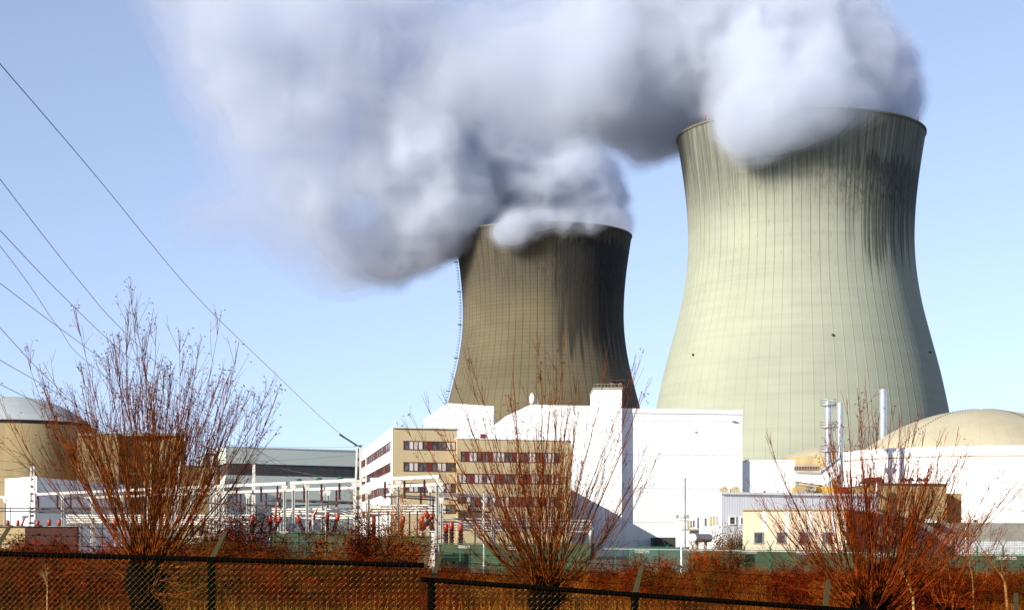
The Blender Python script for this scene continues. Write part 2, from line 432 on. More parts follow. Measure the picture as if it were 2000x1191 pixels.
# lower right wing
W0 = Vector((X(893.3,271.3), 271.3, 0)); W1 = Vector((X(1116,277), 277, 0)); WZ = Z(857,271.3)
wb = Vector((bk.x*.35, bk.y*.35, 0))
wing = [(W0.x,W0.y),(W1.x,W1.y),(W1.x+wb.x,W1.y+wb.y),(W0.x+wb.x,W0.y+wb.y)]
mb = MB(); mb.prism(wing, 0, WZ); part(mb, 'wing_wall', m_buff, off)
mb = MB(); coping(mb, wing, WZ+.01, .16, .1); part(mb, 'wing_roof', m_lip, off)
for (ya, yb), (p0, p1), bays in (((882,899.5),(900,1091),'drccdddrcccddrcddccdrcccd'), ((925,942),(893.8,1091),'ccdrccdccdrdddccdrccdddcc'), ((970,987),(893.8,1091),'ddcdrdcdrdccddrdddcdrccd'), ((1012,1028),(905,1091),'ddcrddccdrddccddrcdd')):
    strip(off, W0, W1, p0, p1, Z(yb,271.3), Z(ya,271.3), bays)
# dark entrance bay hung on the wing
a = on_face(W0, W1, 866+30); e = on_face(W0, W1, 912)
mb = MB(); mb.prism([(a.x,a.y-2.2),(e.x,e.y-2.2),(e.x,e.y-.05),(a.x,a.y-.05)], Z(1012,270), Z(996,270)); part(mb, 'bay_window', m_glass, off)
mb = MB(); mb.prism([(a.x-.2,a.y-2.5),(e.x+.2,e.y-2.5),(e.x+.2,e.y-.04),(a.x-.2,a.y-.04)], Z(996,270)+.01, Z(984,270)); part(mb, 'bay_canopy', m_buff, off)
# link wing that throws the slanting shadow on the hall
mb = MB(); lx = X(1115, 343); mb.prism([(lx-9,285),(X(1110,285),285),(lx,342.7),(lx-9,342.7)], 0, Z(955,343)); part(mb, 'link_wing', m_buffc, off)
# weather instrument and dish on the roofs
w = thing('weather_station', 'small white wind sensor on the front corner of the office roof', 'weather sensor', P(776,836,271))
w.location.z = TZ+.2
q = w.location
mb = MB(); mb.tube([q, q+Vector((0,0,.75))], .05, 5); mb.tube([q+Vector((-.1,0,.5)), q+Vector((.55,0,.25))], .04, 5); part(mb, 'mast', m_steel, w)
mb = MB(); mb.lathe(q.x-.25, q.y, [(.05,q.z+.45),(.22,q.z+.75),(.3,q.z+.85),(.05,q.z+.9)], 10); part(mb, 'sensor_cup', m_white, w)
mb = MB(); mb.lathe(q.x+.7, q.y, [(.05,q.z+.05),(.2,q.z+.18),(.22,q.z+.3)], 10); part(mb, 'sensor_cup', m_alu, w)

# ---------------------------------------------------------------- white plant complex
hall = thing('machine_hall', 'long white windowless hall with a tall square shaft block behind the office', 'building', (X(1180,343),343,0))
mb = MB(); slab(mb, [(828,1062),(828,818),(874,787),(964,793),(964,1062)], 343.0, 30); part(mb, 'west_wall', m_white, hall)
mb = MB(); slab(mb, [(964.1,1062),(964.1,831),(987,813),(1036,790),(1160,792.5),(1160,1062)], 342.8, 32); part(mb, 'sloping_block', m_white, hall)
mb = MB(); x0, x1 = X(1160.1,342.4), X(1214.5,342.4); zt = Z(760,342.4); mb.box(x0, x1, 342.4, 358, 0, zt); part(mb, 'shaft_block', m_white, hall)
mb = MB(); mb.box(x0-.15, x1+.15, 342.2, 358.2, zt+.01, zt+.35)
for k in range(9): xx = x0+k*(x1-x0)/8; mb.tube([(xx,342.4,zt+.3),(xx,342.4,zt+1.0)], .04, 4)
mb.tube([(x0,342.4,zt+1.0),(x1,342.4,zt+1.0)], .04, 4); part(mb, 'shaft_roof', m_conc, hall)
H0 = Vector((X(1205,345), 343.9, 0)); H1 = Vector((X(1450,348.5), 348.5, 0)); HZt = Z(797,343.9)
hb = Vector((-4, 55, 0))
ring = [(H0.x,H0.y),(H1.x,H1.y),(H1.x+hb.x,H1.y+hb.y),(H0.x+hb.x,H0.y+hb.y)]
mb = MB(); mb.prism(ring, 0, HZt-.9); part(mb, 'main_wall', m_whitec, hall)
mb = MB(); coping(mb, ring, HZt-.89, .9, .12); part(mb, 'fascia', m_lip, hall)
p = on_face(H0, H1, 1433); mb = MB(); mb.box(p.x-.35, p.x+.35, p.y-.5, p.y-.05, Z(823.5,p.y), Z(821.5,p.y)); part(mb, 'wall_lamp', m_conc, hall)
p = on_face(H0, H1, 1358); mb = MB(); mb.box(p.x-.12, p.x+.12, p.y-.3, p.y-.05, Z(844,p.y), Z(842,p.y)); part(mb, 'wall_bracket', m_conc, hall)
mb = MB(); mb.box(X(938,342.8), X(948,342.8), 342.72, 343.2, Z(855.5,342.8), Z(847,342.8)); f = part(mb, 'louvre', m_maroon, hall)
# lower annex to the right
mb = MB(); mb.box(X(1449,350), X(1552,350), 350, 380, 0, Z(901,350)); part(mb, 'annex_wall', m_white, hall)
mb = MB(); mb.box(X(1448,349.9)+1, X(1552,349.8)+.15, 349.8, 380, Z(901,350)+.01, Z(897.5,350)); part(mb, 'annex_coping', m_lip, hall)
mb = MB()
for k in range(40): xx = X(1453,350)+k*.25; mb.tube([(xx,349.9,Z(897.5,350)),(xx,349.9,Z(897.5,350)+.4)], .03, 3)
part(mb, 'roof_railing', m_steel, hall)['kind'] = 'stuff'
mb = MB(); mb.box(X(1489.5,350), X(1492.5,350), 349.6, 349.98, Z(960,350), Z(957,350)); part(mb, 'wall_lamp', m_conc, hall)
mb = MB(); mb.box(X(1272,344), X(1346,344), 340.5, 345, 0, Z(1049,344)); part(mb, 'plinth_shed', m_dark, hall)
# roof vents and dish
zr_ = zt
v_ = thing('roof_vent', 'twin dark red ventilators on top of the white shaft block', 'roof vent', (X(1205,343.6),343.6,zt+.36)); v_.scale = (1.7, 1.7, 1.5); q = v_.location
mb = MB(); mb.box(q.x-.9, q.x+.9, q.y-.6, q.y+.6, q.z, q.z+.15); mb.box(q.x-.9,q.x+.9,q.y-.6,q.y+.6,q.z+.85,q.z+.97); part(mb, 'cowl', m_dark, v_)
for dx in (-.45, .45):
    mb = MB(); mb.lathe(q.x+dx, q.y, [(.32,q.z+.15),(.36,q.z+.5),(.3,q.z+.85)], 12); part(mb, 'drum', m_rust, v_)
mb = MB(); mb.lathe(q.x-.5, q.y, [(.1,q.z+.97),(.1,q.z+1.2),(.45,q.z+1.25),(.1,q.z+1.4)], 12); part(mb, 'cap', m_rust, v_)
d_ = thing('satellite_dish', 'upright white oval dish on the roof edge of the white hall', 'dish', (X(1038,344),344,Z(789.5,344))); q = d_.location
mb = MB(); mb.tube([q, q+Vector((0,0,.9))], .09, 6); mb.tube([q+Vector((.2,0,.1)), q+Vector((1.4,0,.12))], .06, 5); mb.tube([q+Vector((.1,0,.8)), q+Vector((1.2,0,.9)), q+Vector((1.25,0,.1))], .06, 5); part(mb, 'bracket', m_steel, d_)
mb = MB(); 
for k in range(1): pass
n = 20; i0 = len(mb.v); rings = [(0.0,.22),(.45,.14),(.8,0.0),(.78,-.05),(.4,.08),(0.0,.15)]
for r_, w_ in rings:
    for k in range(n):
        t = 2*math.pi*k/n; mb.v.append((q.x-w_*1.2+.05*math.sin(t), q.y+r_*1.0*math.cos(t)*.9, q.z+1.1+r_*1.35*math.sin(t)))
for j in range(len(rings)-1):
    for k in range(n): r = (k+1)%n; mb.f.append((i0+j*n+k, i0+j*n+r, i0+(j+1)*n+r, i0+(j+1)*n+k))
dd = part(mb, 'reflector', m_white, d_, smooth=True); dd.rotation_euler = (0,0,R(35))

# ---------------------------------------------------------------- two storey white block with tank
ws = thing('workshop_building', 'low two storey white block with corrugated front and small yellow blinds', 'building', (X(1410,230),230,0))
A = Vector((X(1410,230),230,0)); L_ = Vector((X(1321,286),286,0)); B_ = Vector((X(1712,241),241,0)); wz = Z(965,230)
ring = [(A.x,A.y),(B_.x,B_.y),(B_.x-10,B_.y+45),(L_.x,L_.y)]
mb = MB(); mb.prism(ring, 0, wz); part(mb, 'wall', m_greyc, ws)
nn = Vector((L_.y-A.y, -(L_.x-A.x), 0)).normalized(); nn = nn if nn.x < 0 else -nn
a = A+nn*.1; e = L_+nn*.1; mb = MB(); mb.prism([(A.x,A.y-.02),(L_.x,L_.y),(e.x,e.y),(a.x,a.y-.02)], 0, wz+.01); part(mb, 'side_wall', m_white, ws)
mb = MB(); coping(mb, ring, wz+.02, .3, .2); part(mb, 'roof', m_lip, ws)
for p0, p1, y0, y1, ch in ((1343.3,1346.8,1018,1030.5,'y'),(1349,1352,1017,1029,'d'),(1354.3,1357.6,1016,1028,'d'),(1362.8,1366.2,1011,1030,'d'),(1377,1381,1012.5,1026,'d'),(1387,1391,1010,1024.5,'y'),(1393.6,1397.2,1009.5,1023.5,'y'),(1400,1403.6,1009,1022.5,'c')):
    D_ = on_face(a, e, p0).y; strip(ws, a, e, p0, p1, Z(y1,D_), Z(y0,D_), ch, fw=.06, name='window', mframe=m_alu)
for p0, p1, y0, y1 in ((1424.5,1436,1009.5,1022.5),(1446,1456,1010.5,1022.5)):
    D_ = on_face(A, B_, p0).y; strip(ws, A, B_, p0, p1, Z(y1,D_), Z(y0,D_), 'd', fw=.12, name='window', mframe=m_white)
pa = on_face(a, e, 1347); pb = on_face(a, e, 1366); mb = MB(); zz = Z(1036, pa.y)
mb.prism([(pa.x,pa.y),(pb.x,pb.y),(pb.x-1.3,pb.y-.6),(pa.x-1.3,pa.y-.6)], zz, zz+.25)
for t in (0,.25,.5,.75,1): q = pa.lerp(pb,t)+Vector((-1.3,-.6,0)); mb.tube([(q.x,q.y,zz+.25),(q.x,q.y,zz+1.25)], .04, 4)
mb.tube([(pa.x-1.3,pa.y-.6,zz+1.25),(pb.x-1.3,pb.y-.6,zz+1.25)], .04, 4); part(mb, 'balcony', m_conc, ws)
for n_i, (p0, p1, yy, lb) in enumerate(((1407,1422,964,'beige rooftop cooler at the corner of the white two storey block'),(1428,1445,965,'beige rooftop cooler further in from the corner of the white two storey block'))):
    D_ = 236; ac = thing('air_conditioner', lb, 'air conditioner', (X(p0,D_),D_,wz+.33), 'rooftop coolers'); q = ac.location; w_ = (p1-p0)/F*D_
    mb = MB(); mb.box(q.x,q.x+w_,q.y,q.y+1.2,q.z+.1,q.z+.62); 
    for cx_ in (.1, w_-.2): mb.box(q.x+cx_,q.x+cx_+.1,q.y+.05,q.y+1.1,q.z,q.z+.1)
    part(mb, 'housing', m_buffc, ac)
    mb = MB(); mb.lathe(q.x+w_*.5,q.y+.6,[(.38,q.z+.63),(.38,q.z+.78),(.3,q.z+.8)],14); part(mb, 'fan_cowl', m_conc, ac)
tk = thing('storage_tank', 'horizontal cylindrical steel tank with white end beside the workshop block', 'tank', (X(1367,215),215,0)); q = tk.location
zc = Z(1050,215); mb = MB(); r_ = .53
mb.tube([(X(1353,212),212,zc),(X(1384,218),218,zc)], r_, 20); part(mb, 'barrel', m_steel, tk, smooth=True, auto=40)
mb = MB(); dv = (Vector((X(1384,218),218,zc))-Vector((X(1353,212),212,zc))).normalized(); s0 = Vector((X(1353,212),212,zc))
mb.tube([s0-dv*.25, s0-dv*.2, s0-dv*.08, s0+dv*.01], [.18,.36,.50,.545], 20); part(mb, 'end_cap', m_white, tk, smooth=True)
for t in (.25,.8):
    p = s0.lerp(Vector((X(1384,218),218,zc)), t); mb = MB(); mb.box(p.x-.15,p.x+.15,p.y-.5,p.y+.5,0,zc-r_+.1); part(mb, 'saddle', m_conc, tk)

# ---------------------------------------------------------------- cream building at the right
cb = thing('cream_building', 'single storey cream building with four square windows and dark shaded side', 'building', (X(1653,190),190,0))
A = Vector((X(1653,190),190,0)); L_ = Vector((X(1450.5,192.5),192.5,0)); B_ = Vector((X(1808,290),290,0)); cz = Z(996,190)
ring = [(L_.x,L_.y),(A.x,A.y),(B_.x,B_.y),(L_.x+(B_.x-A.x),L_.y+(B_.y-A.y))]
mb = MB(); mb.prism(ring, 0, cz); part(mb, 'wall', m_cream, cb)
m_side = plain('brown_with_side_shade', (0.10, 0.045, 0.02), 0.9, var=0.5, scale=0.6, streak=True)  # brown side skin, its colour darkened to carry the shade on this side
mb = MB(); mb.prism([(A.x+.02,A.y+.3),(A.x+.14,A.y+.25),(B_.x+.14,B_.y),(B_.x+.02,B_.y)], 0, cz-.02); part(mb, 'side_shade_skin', m_side, cb)
mb = MB(); coping(mb, ring, cz+.01, .14, .15); part(mb, 'roof', m_buffc, cb)
for p0, p1 in ((1473.5,1490.5),(1517.5,1534),(1562,1579),(1607,1624)):
    D_ = on_face(L_, A, p0).y; f = strip(cb, L_, A, p0, p1, Z(1059.5,D_), Z(1040,D_), 'd', fw=.10, name='window', mframe=m_alu)
for p0 in (1493,1537.5,1582,1628):
    p = on_face(L_, A, p0); mb = MB(); mb.box(p.x-.16,p.x+.16,p.y-.05,p.y+.1,Z(1040,p.y),cz-.05); part(mb, 'pilaster', m_white, cb)

# ---------------------------------------------------------------- reactor buildings
def dome_prof(r, z0, h, n=16):
    Rr = (r*r+h*h)/(2*h); a0 = math.asin(min(1, r/Rr)); return [(Rr*math.sin(a0*(1-k/n))+1e-3*(k == n), z0+h-Rr+Rr*math.cos(a0*(1-k/n))) for k in range(n+1)]
def dome_material(name, c, c2, n):
    m, nt, b = newmat(name); x, y, z = coords(nt)
    th = x.atan2(y*-1.0); seam = ((th*(n/(2*math.pi))).frac()-0.5).abs().sstep(0.485, 0.498)
    nn_ = noise(nt, vec(nt, x, y, z), 0.12, 5, 0.65).sstep(0.3, 0.7)
    nt.links.new(mixc(nt, (seam*0.9+nn_*0.5).min(1.0), c, c2), b.inputs['Base Color']); b.inputs['Roughness'].default_value = 0.75
    bump(nt, b, seam, 0.3, 0.05)
    return m
m_domeR = dome_material('beige_dome_shell', (0.40, 0.355, 0.24), (0.29, 0.25, 0.165), 48)
m_domeL = dome_material('grey_metal_dome', (0.34, 0.36, 0.36), (0.24, 0.25, 0.25), 90)
m_drumR = plain('white_drum_concrete', (0.80, 0.79, 0.76), 0.8, var=0.06, scale=0.1, streak=True)
m_rustline = plain('rust_stain', (0.45, 0.22, 0.08), 0.9)
rx, rd, rr = X(1915,385), 385, 30.5; rz = Z(885,385)
rb_ = thing('reactor_building', 'big white round reactor drum with a beige dome at the right edge', 'building', (rx,rd,0))
mb = MB(); mb.lathe(rx, rd, [(rr,0),(rr,rz-2.1),(rr-.12,rz-2.0),(rr-.12,rz-1.9),(rr,rz-1.8),(rr,rz),(rr-.6,rz+.15),(rr-4,rz+.15)], 128); part(mb, 'drum', m_drumR, rb_, smooth=True, auto=30)
mb = MB(); mb.lathe(rx, rd, [(rr-.02,rz-2.04),(rr+.05,rz-2.0),(rr+.05,rz-1.92),(rr-.02,rz-1.88)], 128, closed=False); part(mb, 'joint_band', m_rustline, rb_)
mb = MB(); mb.lathe(rx, rd, dome_prof(25.5, rz+.1, Z(800,385)-rz-.1), 96, closed=False); part(mb, 'dome', m_domeR, rb_, smooth=True)
pr_ = dome_prof(25.5, rz+.1, Z(800,385)-rz-.1, 34); mb = MB()
for az in (0.42, -0.95):
    for r_, z_ in pr_[:-1]:
        x_ = rx+r_*math.sin(az); y_ = rd-r_*math.cos(az); mb.box(x_-.1,x_+.1,y_-.1,y_+.1,z_-.02,z_+.18)
part(mb, 'anchor_bolt', m_dark, rb_, 'lines of small dark anchor points running over the dome')['kind'] = 'stuff'
sx, sd = X(1622,540), 540
sb = thing('reactor_dome', 'small beige dome showing behind the flue stacks', 'dome building', (sx,sd,0))
mb = MB(); mb.lathe(sx, sd, [(14.5,0),(14.5,Z(894,540))], 64); part(mb, 'drum', m_buffc, sb, smooth=True, auto=30)
mb = MB(); mb.lathe(sx, sd, dome_prof(14.3, Z(894,540)+.02, 3.6), 64, closed=False); part(mb, 'dome', m_domeR, sb, smooth=True)

lx_, ld, lr = X(30,430), 430, 19.2; lz = Z(836,430)
lb = thing('reactor_building', 'sandy concrete reactor drum under a grey metal dome at the left edge', 'building', (lx_,ld,0))
mb = MB(); mb.lathe(lx_, ld, [(lr,0),(lr,lz),(lr-2,lz+.1),(lr-2.2,lz+.1)], 96); part(mb, 'drum', m_buffc, lb, smooth=True, auto=30)
mb = MB(); mb.lathe(lx_, ld, [(lr-2.0,lz+.12),(lr-2.0,lz+.7),(lr-1.6,lz+.75),(lr-1.6,lz+1.0)], 96, closed=False); part(mb, 'collar', m_dark, lb, smooth=True)
mb = MB(); mb.lathe(lx_, ld, [(lr-1.6,lz+.95)]+dome_prof(lr-1.7, lz+1.0, Z(775,430)-lz-1.0), 96, closed=False); part(mb, 'dome', m_domeL, lb, smooth=True)
ab = thing('auxiliary_building', 'blocky sandy concrete building beside the domed drum, behind the left willow', 'building', (X(270,405),405,0))
mb = MB(); A = (X(150,410),410); B2_ = (X(353,405),405); mb.prism([A,B2_,(B2_[0]-3,B2_[1]+22),(A[0],A[1]+22)], 0, Z(851,405)); m_bdark = plain('dull_brown_concrete', (0.20, 0.145, 0.065), 0.9, var=0.35, scale=0.3, streak=True); part(mb, 'wall', m_bdark, ab)
mb = MB(); mb.box(X(187,407),X(240,407),402.5,404.5,0,Z(848,407)); part(mb, 'stair_tower', m_bdark, ab)
mb = MB(); mb.box(X(153,404.5)-.1,X(353,404.5)+.2,404.6,409,Z(851,405)+.02,Z(851,405)+.6); part(mb, 'parapet', m_conc, ab)
mb = MB(); mb.box(X(190,404.3),X(352,404.3),404.2,405.2,Z(925.5,405),Z(924,405)); part(mb, 'ledge', m_conc, ab)
mb = MB(); mb.box(X(352,392)+.05,X(424,392),392,396,0,Z(911,392)); part(mb, 'low_wing', m_bdark, ab)
mb = MB(); mb.box(X(352,392)+.02,X(424,392)+.2,391.8,396.2,Z(911,392)+.01,Z(909,392)); part(mb, 'low_wing_roof', m_dark, ab)
# grey green hall with a dark band
m_hallg = plain('pale_grey_green_sheet', (0.58, 0.63, 0.54), 0.6, var=0.06, scale=0.1)
m_band = cladding('dark_ribbed_sheet', (0.055, 0.055, 0.05), 0.9, 0.6, 0.2)
gh = thing('turbine_hall', 'long pale grey green hall with a dark ribbed band, left of the office', 'building', (X(441,400),400,0))
A = Vector((X(441,400),400,0)); B_ = Vector((X(760,424),424,0)); L_ = Vector((X(388,446),446,0)); gz = Z(873,400)
for nm, z0, z1, o_, mt in (('lower_wall',0,Z(927,400),0,m_hallg),('dark_band',Z(927,400)+.01,Z(904,400),.35,m_band),('upper_wall',Z(904,400)+.01,gz,0,m_hallg)):
    mb = MB(); mb.prism([(A.x+o_,A.y+o_),(B_.x,B_.y+o_),(B_.x-8,B_.y+40),(L_.x+o_,L_.y)], z0, z1); part(mb, nm, mt, gh)
mb = MB(); mb.prism([(A.x-.15,A.y-.15),(B_.x,B_.y-.15),(B_.x-8,B_.y+40),(L_.x,L_.y)], gz+.01, gz+.3); part(mb, 'roof', m_lip, gh)
mb = MB(); p0 = on_face(A,B_,523); p1 = on_face(A,B_,553); mb.prism([(p0.x,p0.y+.30),(p1.x,p1.y+.30),(p1.x,p1.y+.6),(p0.x,p0.y+.6)], Z(926,400), Z(905,400)); part(mb, 'louvre', m_dark, gh)
# white shed at the far left
sh_ = thing('transformer_shed', 'plain white shed behind the switchyard at the left edge', 'shed', (X(72,300),300,0))
A = Vector((X(72,300),300,0)); L_ = Vector((X(10,312),312,0)); B_ = Vector((X(255,345),345,0)); z1 = Z(931.5,300)
mb = MB(); mb.prism([(L_.x,L_.y),(A.x,A.y),(B_.x,B_.y),(L_.x+B_.x-A.x,L_.y+B_.y-A.y)], 0, z1); part(mb, 'wall', m_greyc, sh_)
mb = MB(); mb.prism([(L_.x,L_.y-.1),(A.x,A.y-.1),(A.x,A.y-.01),(L_.x,L_.y-.01)], 0, z1+.15); part(mb, 'front_wall', m_white, sh_)
# brick plinth wall
pl = thing('yard_wall', 'low yard wall of red brick and beige blocks under the left switchyard', 'wall', (X(52,225),225,0))
mb = MB(); mb.box(X(-60,225),X(49,225),225,226,0,Z(1028,225)); part(mb, 'block_wall', m_buffc, pl)
mb = MB(); mb.box(X(49,225)+.01,X(150,225),224.9,226,0,Z(1028,225)); part(mb, 'brick_wall', m_brick, pl)
mb = MB(); mb.box(X(-60,225),X(150,225)+.1,224.7,226.1,Z(1028,225)+.01,Z(1026.5,225)); part(mb, 'coping', m_conc, pl)

# ---------------------------------------------------------------- flues, gallery and brown annex
def flue(px, D, ytop, ybot, w, label, plat=()):
    t = thing('flue_stack', label, 'chimney', (X(px,D),D,0)); q = t.location; r_ = w/2/F*D; zt_ = Z(ytop,D)
    mb = MB(); prof = [(r_,0)]; z_ = Z(ybot,D)-1
    while z_ < zt_-1: prof += [(r_,z_),(r_+.06,z_+.03),(r_+.06,z_+.12),(r_,z_+.15)]; z_ += 1.9
    prof += [(r_,zt_),(r_-.12,zt_),(r_-.12,zt_-.4)]
    mb.lathe(q.x, q.y, prof, 32); part(mb, 'flue_pipe', m_silver, t, smooth=True, auto=30)
    for yp in plat:
        zp = Z(yp,D); ro = r_+.95; mb = MB(); mb.lathe(q.x,q.y,[(r_,zp),(ro,zp),(ro,zp+.22),(r_,zp+.22)],24,closed=False)
        for k in range(12):
            a_ = 2*math.pi*k/12; mb.tube([(q.x+ro*math.cos(a_),q.y+ro*math.sin(a_),zp+.1),(q.x+ro*math.cos(a_),q.y+ro*math.sin(a_),zp+1.2)], .04, 4)
        for hz_ in (.65, 1.2): mb.tube([(q.x+ro*math.cos(2*math.pi*k/24),q.y+ro*math.sin(2*math.pi*k/24),zp+hz_) for k in range(25)], .045, 4)
        part(mb, 'platform', m_steel, t)
    if plat:
        mb = MB(); xl = q.x+r_+.5
        for dx in (-.25,.25): mb.tube([(xl+dx,q.y-.3,Z(ybot,D)),(xl+dx,q.y-.3,zt_+.5)], .05, 4)
        z_ = Z(ybot,D)
        while z_ < zt_: mb.tube([(xl-.25,q.y-.3,z_),(xl+.25,q.y-.3,z_)], .035, 3); mb.tube([(xl-.35,q.y-.3,z_),(xl-.35,q.y-.9,z_),(xl+.35,q.y-.9,z_),(xl+.35,q.y-.3,z_)], .035, 3); z_ += .8
        part(mb, 'ladder', m_steel, t)
    return t
flue(1617.5, 352, 783, 915, 12.5, 'silver flue stack with three ringed platforms and a ladder', (792,835,882))
flue(1641, 350, 787, 900, 12.5, 'plain silver flue stack directly right of the one with platforms')
flue(1725, 410, 760.5, 858, 14, 'tall silver flue stack standing alone left of the beige dome')
m_brown = plain('brown_weathered_concrete', (0.37, 0.27, 0.115), 0.9, var=0.35, scale=0.35, streak=True)
m_ochre = plain('ochre_wall', (0.50, 0.30, 0.06), 0.9, var=0.3, scale=0.5)
gl = thing('conveyor_gallery', 'white covered gallery climbing to the reactor drum, with a blue edged roof', 'gallery', (X(1555,330),330,0))
mb = MB(); slab(mb, [(1553.5,923),(1600,925),(1641,893),(1641,926),(1607,947),(1553.5,939)], 330, 3.5); part(mb, 'gallery_wall', m_white, gl)
m_blue = plain('pale_blue_metal', (0.22, 0.38, 0.50), 0.4)
mb = MB(); mb.tube([P(1555,922.5,329.8),P(1600,924,329.8),P(1641,892,329.8)], .14, 4); part(mb, 'roof_edge', m_blue, gl)
mb = MB()
for k in range(9): t = k/8; a_ = P(1555+t*42,922,331); mb.tube([a_, a_+Vector((0,0,1.5))], .05, 4)
for k in range(8): t = k/7; a_ = P(1600+t*40,924-t*31,331); mb.tube([a_, a_+Vector((0,0,1.1))], .05, 4)
for hh in (.7,1.5): mb.tube([P(1555,922,331)+Vector((0,0,hh)),P(1600,923,331)+Vector((0,0,hh))], .05, 4)
mb.tube([P(1600,924,331)+Vector((0,0,1.1)),P(1641,892,331)+Vector((0,0,1.1))], .05, 4)
part(mb, 'railing', m_steel, gl)
mb = MB(); mb.box(X(1556,333),X(1603,333),334,336,Z(917,333),Z(910,333)); part(mb, 'beam', m_rust, gl)
mb = MB()
for px_ in (1558,1604,1638): mb.box(X(px_,331)-.2,X(px_,331)+.2,331,332,0,Z(942 if px_ < 1630 else 927,331)); 
part(mb, 'leg', m_conc, gl)
br = thing('brown_annex', 'brown weathered concrete annex standing in front of the white reactor drum', 'building', (X(1706,300),300,0))
A = Vector((X(1706,300),300,0)); B_ = Vector((X(1849,304),304,0)); L_ = Vector((X(1636,338),338,0)); bz = Z(944.5,300)
mb = MB(); mb.prism([(L_.x,L_.y),(A.x,A.y),(B_.x,B_.y),(B_.x+4,B_.y+46),(L_.x,L_.y+12)], 0, bz); part(mb, 'wall', m_brown, br)
mb = MB(); coping(mb, [(L_.x,L_.y),(A.x,A.y),(B_.x,B_.y),(B_.x+4,B_.y+46),(L_.x,L_.y+12)], bz+.01, .15, .25); part(mb, 'roof', m_roofd, br)
mb = MB(); mb.box(X(1849,304)+.1,X(1878,318),318,345,0,Z(963,318)); part(mb, 'side_wing', m_brown, br)
mb = MB(); mb.box(X(1553.5,325),X(1640,325),325,329,0,Z(950,325)); part(mb, 'ochre_wall', m_ochre, br)
mb = MB(); mb.box(X(1635,322),X(1655,322),321,324.9,0,Z(952,322)); part(mb, 'recess', m_maroon, br)
hd = thing('roof_cowl', 'wide dark red domed hood on the roof corner of the brown annex', 'roof hood', (X(1707,303),303,bz+.17)); q = hd.location
mb = MB(); w_ = 2.0; mb.hexa([(q.x-w_,q.y,q.z),(q.x+w_,q.y,q.z),(q.x+w_,q.y+3,q.z),(q.x-w_,q.y+3,q.z)],[(q.x-1.3,q.y+.4,q.z+.95),(q.x+1.3,q.y+.4,q.z+1.15),(q.x+1.3,q.y+2.6,q.z+1.15),(q.x-1.3,q.y+2.6,q.z+.95)]); part(mb, 'hood', m_rust, hd)
mb = MB(); mb.box(q.x-.5,q.x+.9,q.y-.05,q.y+.3,q.z+.1,q.z+.5); part(mb, 'louvre', m_dark, hd)
pp = thing('vent_pipe', 'short bright silver pipe on the front corner of the brown annex', 'pipe', (X(1713,298),298,0)); q = pp.location
mb = MB(); mb.lathe(q.x,q.y,[(.27,3),(.27,Z(980,298)),(.33,Z(979.5,298)),(.33,Z(979,298)),(.27,Z(978,298)),(.27,Z(941,298)),(.2,Z(940,298))],16); part(mb, 'tube', m_silver, pp, smooth=True, auto=30)
mb = MB()
for zz in (5, 8.5, 11): mb.box(q.x-.4,q.x+.4,q.y-.05,q.y+2.2,zz,zz+.12)
part(mb, 'bracket', m_steel, pp)
for k, (px_, nm) in enumerate(((1766,'first small curved roof ventilator beside the dark hood on the brown annex'),(1779,'second small roof ventilator counting from the hood on the brown annex'),(1796,'third small roof ventilator counting from the hood on the brown annex'),(1808,'small roof ventilator farthest from the hood on the brown annex'))):
    D_ = 303; q = Vector((X(px_,D_),D_,bz+.17)); t = thing('roof_ventilator', nm, 'ventilator', q, 'ventilators on the brown annex')
    mb = MB(); mb.tube([q, q+Vector((0,0,.5)), q+Vector((-.12,0,.62))], .18, 8); part(mb, 'neck', m_steel, t)
    mb = MB(); mb.tube([q+Vector((-.45,-.1,.35)), q+Vector((-.3,-.05,.6)), q+Vector((0,0,.78)), q+Vector((.3,.05,.62)), q+Vector((.42,.1,.4))], [.16,.24,.28,.24,.14], 8); part(mb, 'cowl', m_rust, t, smooth=True)
fa = thing('wall_fan', 'round grey fan unit on the ochre wall under the covered gallery', 'fan', (X(1584,324),324,Z(962,324))); q = fa.location
mb = MB(); n = 20
for rr_ in (.85,.55,.25): mb.tube([(q.x+rr_*math.cos(2*math.pi*k/n),q.y-.2,q.z+.9+rr_*math.sin(2*math.pi*k/n)) for k in range(n+1)], .06, 5)
for k in range(6): a_ = math.pi*k/6; mb.tube([(q.x+.85*math.cos(a_),q.y-.2,q.z+.9+.85*math.sin(a_)),(q.x-.85*math.cos(a_),q.y-.2,q.z+.9-.85*math.sin(a_))], .04, 4)
part(mb, 'guard', m_steel, fa)
mb = MB(); mb.box(q.x-2.6,q.x-.8,q.y-.6,q.y+.6,q.z,q.z+.25); mb.box(q.x-2.6,q.x+1.6,q.y-.6,q.y+.6,q.z-.3,q.z-.15)
for k in range(6): mb.box(q.x-2.6+k*.36,q.x-2.5+k*.36,q.y-.6,q.y-.5,q.z+.25,q.z+1.3)
mb.tube([(q.x-2.6,q.y-.6,q.z+1.4),(q.x,q.y-.6,q.z+1.1)], .12, 6); part(mb, 'duct', m_steel, fa)
